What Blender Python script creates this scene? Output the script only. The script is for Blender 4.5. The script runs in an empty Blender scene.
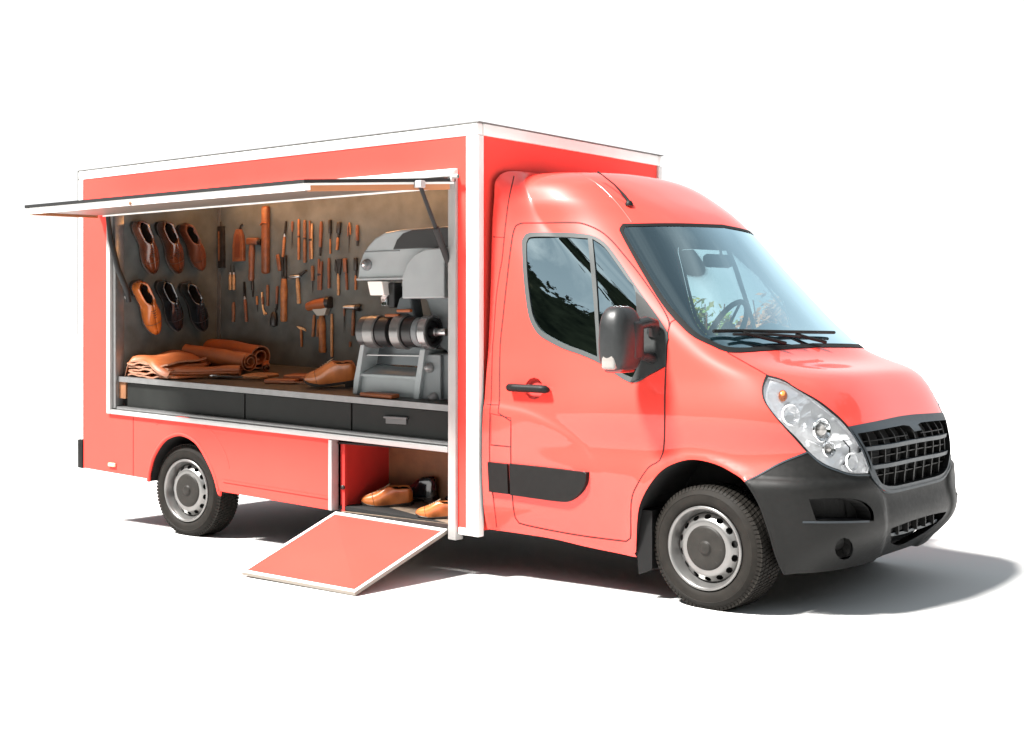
import bpy, bmesh, math, random, json
import numpy as np
from mathutils import Vector, Matrix
from mathutils.geometry import delaunay_2d_cdt
random.seed(7)
sc = bpy.context.scene
col = sc.collection
# ------------------------------------------------------------ camera
cam_d = bpy.data.cameras.new('camera'); cam = bpy.data.objects.new('camera', cam_d); col.objects.link(cam)
F_PX, CX, CY = 1423.745, 315.38, 324.036
cam.location = (3.178, -7.516, 1.446)
cam.rotation_euler = (math.radians(90), 0, math.radians(41.304))
cam_d.sensor_fit = 'HORIZONTAL'; cam_d.sensor_width = 36
cam_d.lens = F_PX / 1024 * 36
cam_d.shift_x = (512 - CX) / 1024; cam_d.shift_y = (CY - 375) / 1024
cam_d.clip_start = .05; cam_d.clip_end = 2000
sc.camera = cam
# ------------------------------------------------------------ light
sc.view_settings.view_transform = 'Standard'; sc.view_settings.look = 'None'
sc.view_settings.exposure = 1.55; sc.view_settings.gamma = 1
SUN = Vector((.40, .82, -1.25)).normalized()          # direction the light travels
sd = bpy.data.lights.new('sun', 'SUN'); so = bpy.data.objects.new('sun', sd); col.objects.link(so)
sd.energy = 5.6; sd.angle = math.radians(9); sd.color = (1, .975, .94)
so.rotation_euler = SUN.to_track_quat('-Z', 'Y').to_euler()
world = bpy.data.worlds.new('World'); sc.world = world; world.use_nodes = True
def build_world():
    nt = world.node_tree; nt.nodes.clear(); N = nt.nodes.new; L = nt.links.new
    out = N('ShaderNodeOutputWorld'); bg = N('ShaderNodeBackground'); L(bg.outputs[0], out.inputs[0])
    tc = N('ShaderNodeTexCoord'); sep = N('ShaderNodeSeparateXYZ'); L(tc.outputs['Generated'], sep.inputs[0])
    def ramp(inp, stops):
        r = N('ShaderNodeValToRGB'); L(inp, r.inputs[0]); e = r.color_ramp.elements
        while len(e) < len(stops): e.new(.5)
        for k, (p, c) in enumerate(stops): e[k].position = p; e[k].color = (*c, 1)
        return r
    # sky: white haze low down, blue overhead
    sky = ramp(sep.outputs['Z'], [(0, (.46, .46, .46)), (.22, (.44, .445, .45)), (.42, (.21, .235, .255)), (1, (.15, .175, .195))])
    cn = N('ShaderNodeTexNoise'); cn.inputs['Scale'].default_value = 2.2; cn.inputs['Detail'].default_value = 6; cn.inputs['Roughness'].default_value = .55
    L(tc.outputs['Generated'], cn.inputs['Vector'])
    cm = ramp(cn.outputs['Fac'], [(.5, (0, 0, 0)), (.68, (1, 1, 1))])
    clouds = N('ShaderNodeMix'); clouds.data_type = 'RGBA'
    L(cm.outputs[0], clouds.inputs[0]); L(sky.outputs[0], clouds.inputs[6]); clouds.inputs[7].default_value = (.36, .365, .37, 1)
    # dark line of trees, only on the side the camera stands on (-Y)
    n2 = N('ShaderNodeTexNoise'); n2.inputs['Scale'].default_value = 19; n2.inputs['Detail'].default_value = 8; n2.inputs['Roughness'].default_value = .65
    L(tc.outputs['Generated'], n2.inputs['Vector'])
    h = N('ShaderNodeMath'); h.operation = 'MULTIPLY_ADD'; L(n2.outputs['Fac'], h.inputs[0]); h.inputs[1].default_value = .42; L(sep.outputs['Z'], h.inputs[2])
    lo = N('ShaderNodeMath'); lo.operation = 'LESS_THAN'; L(h.outputs[0], lo.inputs[0]); lo.inputs[1].default_value = TREE_H
    dt = N('ShaderNodeVectorMath'); dt.operation = 'DOT_PRODUCT'; L(tc.outputs['Generated'], dt.inputs[0]); dt.inputs[1].default_value = (-.57, .82, 0)
    ys = N('ShaderNodeMath'); ys.operation = 'LESS_THAN'; L(dt.outputs['Value'], ys.inputs[0]); ys.inputs[1].default_value = .45
    an = N('ShaderNodeMath'); an.operation = 'MULTIPLY'; L(lo.outputs[0], an.inputs[0]); L(ys.outputs[0], an.inputs[1])
    leaf = ramp(n2.outputs['Fac'], [(.35, (.003, .004, .003)), (.6, (.012, .014, .009)), (.75, (.05, .04, .025))])
    mx = N('ShaderNodeMix'); mx.data_type = 'RGBA'; L(an.outputs[0], mx.inputs[0]); L(clouds.outputs[2], mx.inputs[6]); L(leaf.outputs[0], mx.inputs[7])
    L(mx.outputs[2], bg.inputs[0]); bg.inputs[1].default_value = 1.0
TREE_H = .63
build_world()
# ------------------------------------------------------------ materials
MATS = {}
def mat(name, color, rough=.5, metal=0, coat=0, spec=.5, noise=None, bump=None, emis=None):
    """noise=(scale, amount, detail): albedo mottling; bump=(scale, strength, dist)"""
    if name in MATS: return MATS[name]
    m = bpy.data.materials.new(name); m.use_nodes = True; nt = m.node_tree; b = nt.nodes['Principled BSDF']
    b.inputs['Base Color'].default_value = (*color, 1); b.inputs['Roughness'].default_value = rough
    b.inputs['Metallic'].default_value = metal; b.inputs['Coat Weight'].default_value = coat; b.inputs['Coat Roughness'].default_value = .06
    b.inputs['Specular IOR Level'].default_value = spec
    tc = nt.nodes.new('ShaderNodeTexCoord')
    if noise:
        t = nt.nodes.new('ShaderNodeTexNoise'); t.inputs['Scale'].default_value = noise[0]; t.inputs['Detail'].default_value = noise[2] if len(noise) > 2 else 5
        nt.links.new(tc.outputs['Object'], t.inputs['Vector'])
        r = nt.nodes.new('ShaderNodeValToRGB'); a = noise[1]
        r.color_ramp.elements[0].position = .3; r.color_ramp.elements[1].position = .7
        r.color_ramp.elements[0].color = (*[c * (1 - a) for c in color], 1); r.color_ramp.elements[1].color = (*[min(1, c * (1 + a)) for c in color], 1)
        nt.links.new(t.outputs['Fac'], r.inputs[0]); nt.links.new(r.outputs[0], b.inputs['Base Color'])
        mr = nt.nodes.new('ShaderNodeMapRange'); mr.inputs[3].default_value = max(.02, rough * .85); mr.inputs[4].default_value = min(1, rough * 1.2)
        nt.links.new(t.outputs['Fac'], mr.inputs[0]); nt.links.new(mr.outputs[0], b.inputs['Roughness'])
    if bump:
        t = nt.nodes.new('ShaderNodeTexNoise'); t.inputs['Scale'].default_value = bump[0]; t.inputs['Detail'].default_value = 4
        nt.links.new(tc.outputs['Object'], t.inputs['Vector'])
        bp = nt.nodes.new('ShaderNodeBump'); bp.inputs['Strength'].default_value = bump[1]; bp.inputs['Distance'].default_value = bump[2]
        nt.links.new(t.outputs['Fac'], bp.inputs['Height']); nt.links.new(bp.outputs[0], b.inputs['Normal'])
    if emis: b.inputs['Emission Color'].default_value = (*emis[0], 1); b.inputs['Emission Strength'].default_value = emis[1]
    MATS[name] = m; return m
def glass(name, tint, refl=(1, 1, 1), rough=.0, k=1.6):
    m = bpy.data.materials.new(name); m.use_nodes = True; nt = m.node_tree; nt.nodes.clear(); N = nt.nodes.new; L = nt.links.new
    o = N('ShaderNodeOutputMaterial'); mx = N('ShaderNodeMixShader'); t = N('ShaderNodeBsdfTransparent'); g = N('ShaderNodeBsdfGlossy')
    t.inputs[0].default_value = (*tint, 1); g.inputs[0].default_value = (*refl, 1); g.inputs['Roughness'].default_value = rough
    f = N('ShaderNodeFresnel'); f.inputs[0].default_value = 1.52
    mu = N('ShaderNodeMath'); mu.operation = 'MULTIPLY'; mu.inputs[1].default_value = k; mu.use_clamp = True
    L(f.outputs[0], mu.inputs[0]); L(mu.outputs[0], mx.inputs[0]); L(t.outputs[0], mx.inputs[1]); L(g.outputs[0], mx.inputs[2]); L(mx.outputs[0], o.inputs[0])
    MATS[name] = m; return m
RED = (.80, .053, .039)
paint = mat('red_paint', RED, .45, coat=.7, spec=.25, noise=(1.3, .045, 8))
panel = mat('red_panel', RED, .55, spec=.3, noise=(2.0, .035))
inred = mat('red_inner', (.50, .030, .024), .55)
white = mat('white_aluminium', (.80, .79, .77), .35, coat=.2, noise=(6, .04))
framem = mat('frame_aluminium', (.34, .34, .335), .4, metal=.1, noise=(9, .06))
silver = mat('silver_aluminium', (.36, .355, .345), .45, metal=.15, noise=(9, .06))
plastic = mat('black_plastic', (.0065, .0065, .0062), .52, spec=.2, noise=(40, .18), bump=(600, .12, .002))
greyplastic = mat('grey_plastic', (.026, .034, .041), .5, spec=.35, noise=(20, .12))
rubber = mat('rubber', (.006, .006, .006), .65, spec=.2)
seamm = mat('seam_shadow', (.05, .004, .003), .8)
blackvoid = mat('black_liner', (.006, .006, .006), .9)
dark = mat('dark_trim', (.022, .026, .03), .7, noise=(12, .2))
tyre = mat('tyre_rubber', (.0115, .0100, .0083), .7, spec=.16, noise=(22, .25), bump=(180, .3, .002))
steel = mat('wheel_steel', (.20, .197, .192), .3, metal=.7, noise=(14, .08))
hubm = mat('hub_plastic', (.018, .0165, .0145), .5, spec=.2, noise=(18, .15))
chrome = mat('chrome', (.86, .87, .88), .12, metal=1)
lampw = mat('lamp_reflector', (.95, .95, .96), .16, metal=.35, coat=.3)
def facets(m, scale, strength):
    nt = m.node_tree; b = nt.nodes['Principled BSDF']; tc = nt.nodes.new('ShaderNodeTexCoord'); v = nt.nodes.new('ShaderNodeTexVoronoi'); v.inputs['Scale'].default_value = scale
    bp = nt.nodes.new('ShaderNodeBump'); bp.inputs['Strength'].default_value = strength; bp.inputs['Distance'].default_value = .01
    nt.links.new(tc.outputs['Object'], v.inputs['Vector']); nt.links.new(v.outputs['Distance'], bp.inputs['Height']); nt.links.new(bp.outputs[0], b.inputs['Normal'])
facets(lampw, 22, .55)
amber = mat('amber_plastic', (.75, .20, .05), .25, coat=.5)
redlens = mat('red_lens', (.22, .008, .006), .25, coat=.5)
clearg = glass('clear_lens', (.98, .99, 1.0), k=.9)
winds = glass('windscreen_glass', (.50, .74, .80), (.66, .90, 1.0), k=4.0)
sideg = glass('side_window_glass', (.055, .065, .06), (.74, .94, 1), k=12)
sideg2 = glass('clear_side_glass', (.80, .86, .86), k=1.2)
wallm = mat('wall_board', (.080, .090, .088), .66, spec=.3, noise=(6, .3, 10), bump=(90, .15, .002))
ctrm = mat('counter_top', (.045, .04, .036), .45, noise=(14, .35, 8))
ctre = mat('counter_edge', (.20, .20, .20), .3, metal=.6, noise=(20, .1))
drawm = mat('drawer_front', (.012, .013, .012), .5, spec=.2, noise=(9, .15))
wood2 = mat('tool_wood_dark', (.15, .062, .026), .5, noise=(40, .4, 6))
wood3 = mat('tool_wood_light', (.36, .20, .095), .5, noise=(40, .3, 6))
wood = mat('tool_wood', (.28, .105, .032), .5, noise=(30, .3, 6))
woodr = mat('red_wood', (.15, .050, .020), .45, noise=(25, .3, 6))
woodp = mat('pale_wood', (.62, .38, .19), .5, noise=(30, .2, 6))
iron = mat('dark_iron', (.035, .032, .03), .38, metal=.6, noise=(30, .3))
tsteel = mat('tool_steel', (.5, .5, .5), .28, metal=.9)
leather = mat('leather_tan', (.25, .066, .016), .48, noise=(7, .22, 7), bump=(55, .3, .004))
leatherd = mat('leather_inner', (.11, .028, .010), .5, noise=(12, .25))
leatherp = mat('leather_cut_edge', (.30, .145, .09), .7, noise=(40, .25))
sh_brown = mat('shoe_brown', (.075, .018, .006), .2, coat=.9, noise=(14, .45, 4))
sh_tan = mat('shoe_tan', (.36, .095, .018), .25, coat=.5, noise=(12, .35, 4))
sh_black = mat('shoe_black', (.009, .012, .016), .18, coat=1, noise=(14, .3, 4))
sh_orange = mat('shoe_orange', (.42, .125, .030), .3, coat=.3, noise=(14, .25, 4))
sole = mat('shoe_sole', (.03, .022, .017), .5)
shin = mat('shoe_lining', (.006, .004, .003), .95, spec=.05)
lace = mat('lace', (.35, .26, .18), .7)
mgrey = mat('machine_grey', (.27, .295, .30), .38, coat=.15, noise=(8, .06))
mgrey2 = mat('machine_dark_grey', (.14, .155, .16), .42, noise=(10, .1))
mblack = mat('machine_black', (.012, .012, .012), .4)
brownb = mat('brown_board', (.20, .085, .035), .6, noise=(12, .2))
floorm = mat('compartment_floor', (.17, .125, .09), .65, noise=(22, .3))
groundm = mat('white_floor', (.60, .597, .59), .9, spec=.1)
dashm = mat('dashboard', (.42, .47, .48), .75, noise=(20, .1))
seatm = mat('seat_fabric', (.035, .04, .045), .9, noise=(60, .3))
lampm = mat('lamp_strip', (1, .8, .55), .5, emis=((1, .44, .15), 10))
# ------------------------------------------------------------ mesh helpers
class MB:
    def __init__(s): s.v = []; s.f = []; s.sm = []; s.mi = []; s.cur = 0
    def add(s, vs, fs, smooth=False):
        b = len(s.v); s.v += [tuple(map(float, p)) for p in vs]; s.f += [tuple(b + i for i in f) for f in fs]; s.sm += [smooth] * len(fs); s.mi += [s.cur] * len(fs); return s
    def box(s, c, d, bev=0, rot=None, seg=2):
        bm = bmesh.new(); bmesh.ops.create_cube(bm, size=1); bmesh.ops.scale(bm, vec=d, verts=bm.verts)
        if bev: bmesh.ops.bevel(bm, geom=bm.edges[:], offset=min(bev, min(d) * .45), segments=seg, profile=.5, affect='EDGES')
        M_ = Matrix.Translation(c) @ (rot.to_4x4() if rot is not None else Matrix.Identity(4)); bm.transform(M_)
        bm.verts.index_update(); s.add([v.co for v in bm.verts], [[v.index for v in f.verts] for f in bm.faces], False); bm.free(); return s
    def box2(s, lo, hi, bev=0): return s.box([(a + b) / 2 for a, b in zip(lo, hi)], [abs(b - a) for a, b in zip(lo, hi)], bev)
    def hexa(s, P):   # 8 points: 4 bottom ring, 4 top ring
        return s.add(P, [(3, 2, 1, 0), (4, 5, 6, 7), (0, 1, 5, 4), (1, 2, 6, 5), (2, 3, 7, 6), (3, 0, 4, 7)])
    def tube(s, pts, r, n=10, caps=True, flat=1.0):
        P = [Vector(p) for p in pts]; R = r if isinstance(r, (list, tuple)) else [r] * len(P); vs = []; fs = []
        up = None
        for i, p in enumerate(P):
            t = (P[min(i + 1, len(P) - 1)] - P[max(i - 1, 0)]).normalized()
            if up is None:
                up = Vector((0, 0, 1)) if abs(t.z) < .9 else Vector((0, 1, 0))
            a = t.cross(up).normalized(); b = a.cross(t).normalized(); up = b
            for k in range(n):
                q = 2 * math.pi * k / n; vs.append(p + (a * math.cos(q) + b * math.sin(q) * flat) * R[i])
        for i in range(len(P) - 1):
            for k in range(n): fs.append((i * n + k, i * n + (k + 1) % n, (i + 1) * n + (k + 1) % n, (i + 1) * n + k))
        s.add(vs, fs, True)
        if caps: s.add(vs[:n], [tuple(range(n))[::-1]]); s.add(vs[-n:], [tuple(range(n))])
        return s
    def lathe(s, prof, c, axis='y', n=48, smooth=True, closed=False, M_=None):
        """prof: (radius, along)"""
        vs = []; fs = []
        for r, h in prof:
            for k in range(n):
                q = 2 * math.pi * k / n; a, b = r * math.cos(q), r * math.sin(q)
                vs.append({'y': (a, h, b), 'x': (h, a, b), 'z': (a, b, h)}[axis])
        m = len(prof)
        for i in range(m if closed else m - 1):
            for k in range(n):
                j = (i + 1) % m; fs.append((i * n + k, i * n + (k + 1) % n, j * n + (k + 1) % n, j * n + k))
        if M_ is not None: vs = [M_ @ Vector(v) for v in vs]
        return s.add([(v[0] + c[0], v[1] + c[1], v[2] + c[2]) for v in vs], fs, smooth)
    def prism(s, poly, axis, lo, hi):
        """poly in the plane normal to axis ('x': (y,z) 'y': (x,z) 'z': (x,y))"""
        def P(u, v, w): return {'x': (w, u, v), 'y': (u, w, v), 'z': (u, v, w)}[axis]
        n = len(poly); vs = [P(u, v, lo) for u, v in poly] + [P(u, v, hi) for u, v in poly]
        fs = [(i, (i + 1) % n, n + (i + 1) % n, n + i) for i in range(n)] + [tuple(range(n))[::-1], tuple(range(n, 2 * n))]
        return s.add(vs, fs)
    def map(s, fn): s.v = [tuple(fn(*p)) for p in s.v]; return s
    def build(s, name, m, parent=None, bevel=0, sub=0, auto=None):
        me = bpy.data.meshes.new(name); me.from_pydata(s.v, [], s.f)
        for k in (m if isinstance(m, (list, tuple)) else [m]): me.materials.append(k)
        me.polygons.foreach_set('use_smooth', s.sm); me.polygons.foreach_set('material_index', s.mi)
        bm = bmesh.new(); bm.from_mesh(me); bmesh.ops.recalc_face_normals(bm, faces=bm.faces[:]); bm.to_mesh(me); bm.free(); me.update()
        if auto: me.polygons.foreach_set('use_smooth', [True] * len(me.polygons)); me.set_sharp_from_angle(angle=math.radians(auto))
        o = bpy.data.objects.new(name, me); col.objects.link(o)
        if parent is not None: o.parent = parent
        if bevel:
            b = o.modifiers.new('bevel', 'BEVEL'); b.width = bevel; b.segments = 2; b.limit_method = 'ANGLE'
        if sub: b = o.modifiers.new('subd', 'SUBSURF'); b.levels = sub; b.render_levels = sub
        return o
def tag(o, label=None, cat=None, group=None, kind=None):
    for k, v in (('label', label), ('category', cat), ('group', group), ('kind', kind)):
        if v: o[k] = v
    return o
def empty(name, loc=(0, 0, 0), rot=None):
    o = bpy.data.objects.new(name, None); o.empty_display_size = .1; col.objects.link(o); o.location = loc
    if rot is not None: o.rotation_euler = rot
    return o
def copy_tree(o, parent=None):
    c = o.copy(); col.objects.link(c); c.parent = parent
    for ch in list(o.children): copy_tree(ch, c)
    return c
def inpoly(px, py, poly):
    P = np.asarray(poly); n = len(P); r = np.zeros(px.shape, bool); j = n - 1
    for i in range(n):
        xi, yi, xj, yj = P[i, 0], P[i, 1], P[j, 0], P[j, 1]
        with np.errstate(divide='ignore', invalid='ignore'):
            c = ((yi > py) != (yj > py)) & (px < (xj - xi) * (py - yi) / (yj - yi + 1e-15) + xi)
        r ^= c; j = i
    return r
def pdist(px, py, poly, closed=True):
    P = np.asarray(poly, float); n = len(P); best = np.full(px.shape, 1e9)
    for i in range(n if closed else n - 1):
        a, b = P[i], P[(i + 1) % n]; e = b - a; t = np.clip(((px - a[0]) * e[0] + (py - a[1]) * e[1]) / (e @ e + 1e-12), 0, 1)
        best = np.minimum(best, np.hypot(px - a[0] - t * e[0], py - a[1] - t * e[1]))
    return best
def plate(outline, holes, lo, hi, axis='y', grid=None):
    """flat sheet with holes, extruded from lo to hi along axis"""
    pts = [Vector(p) for p in outline]; edges = [(i, (i + 1) % len(outline)) for i in range(len(outline))]
    for h in holes:
        b = len(pts); pts += [Vector(p) for p in h]; edges += [(b + i, b + (i + 1) % len(h)) for i in range(len(h))]
    V, E_, T_, *_ = delaunay_2d_cdt(pts, edges, [], 0, 1e-6)
    c = np.array([sum((V[i] for i in t), Vector((0, 0))) / 3 for t in T_])
    keep = inpoly(c[:, 0], c[:, 1], outline)
    for h in holes: keep &= ~inpoly(c[:, 0], c[:, 1], h)
    mb = MB()
    def P(p, w): return {'x': (w, p[0], p[1]), 'y': (p[0], w, p[1]), 'z': (p[0], p[1], w)}[axis]
    tris = [t for t, k in zip(T_, keep) if k]; n = len(V)
    mb.add([P(p, lo) for p in V] + [P(p, hi) for p in V], [])
    cnt = {}
    for t in tris:
        for k in range(3): e = (t[k], t[(k + 1) % 3]); cnt[tuple(sorted(e))] = cnt.get(tuple(sorted(e)), 0) + 1
    for t in tris: mb.f.append(tuple(t)); mb.f.append(tuple(i + n for i in t[::-1])); mb.sm += [False] * 2; mb.mi += [0] * 2
    for t in tris:
        for k in range(3):
            a, b = t[k], t[(k + 1) % 3]
            if cnt[tuple(sorted((a, b)))] == 1: mb.f.append((b, a, a + n, b + n)); mb.sm.append(False); mb.mi.append(0)
    return mb
# ------------------------------------------------------------ ground
GZ = .045
g = MB(); g.add([(-150, -150, GZ), (150, -150, GZ), (150, 150, GZ), (-150, 150, GZ)], [(0, 1, 2, 3)])
tag(g.build('ground', groundm), kind='structure')
# ------------------------------------------------------------ the truck
truck = empty('service_truck', (-2, 0, GZ))
tag(truck, 'red service truck with white framed box body and open side hatch showing a cobbler workshop', 'truck')
inv = Matrix.Translation((2, 0, -GZ))
def part(mb, name, m, parent=None, **k):
    """world coordinates -> part of the truck"""
    if parent is None: mb.map(lambda x, y, z: (x + 2, y, z - GZ)); return mb.build(name, m, truck, **k)
    mb.map(lambda x, y, z: (x + 2, y, z - GZ)); return mb.build(name, m, parent, **k)
# ---- cab skin ------------------------------------------------------
ROWS = np.array([[0.568, 0.269, 0.955, 0.257, 0.135, 2.857, 0.985], [0.702, 0.444, 0.99, 0.422, 0.051, 3.35, 1.03], [0.679, 0.627, 1.024, 0.648, 0.03, 3.668, 1.04], [0.691, 0.857, 1.004, 0.819, -0.056, 3.183, 1.04], [0.619, 0.972, 1.03, 0.991, -0.043, 3.588, 1.03], [0.495, 1.182, 0.994, 1.178, -0.084, 3.476, 1.01], [0.196, 1.284, 0.967, 1.336, -0.191, 2.798, 0.99], [-0.106, 1.64, 0.901, 1.654, -0.612, 2.779, 0.97], [-0.373, 1.988, 0.835, 1.974, -0.995, 2.644, 0.955], [-0.588, 2.166, 0.809, 2.138, -1.123, 2.852, 0.936], [-0.803, 2.293, 0.721, 2.256, -1.218, 3.018, 0.907], [-1.046, 2.32, 0.481, 2.313, -1.267, 3.006, 0.703], [-1.275, 2.314, 0.04, 2.309, -1.283, 2.999, 0.05]])
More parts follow.
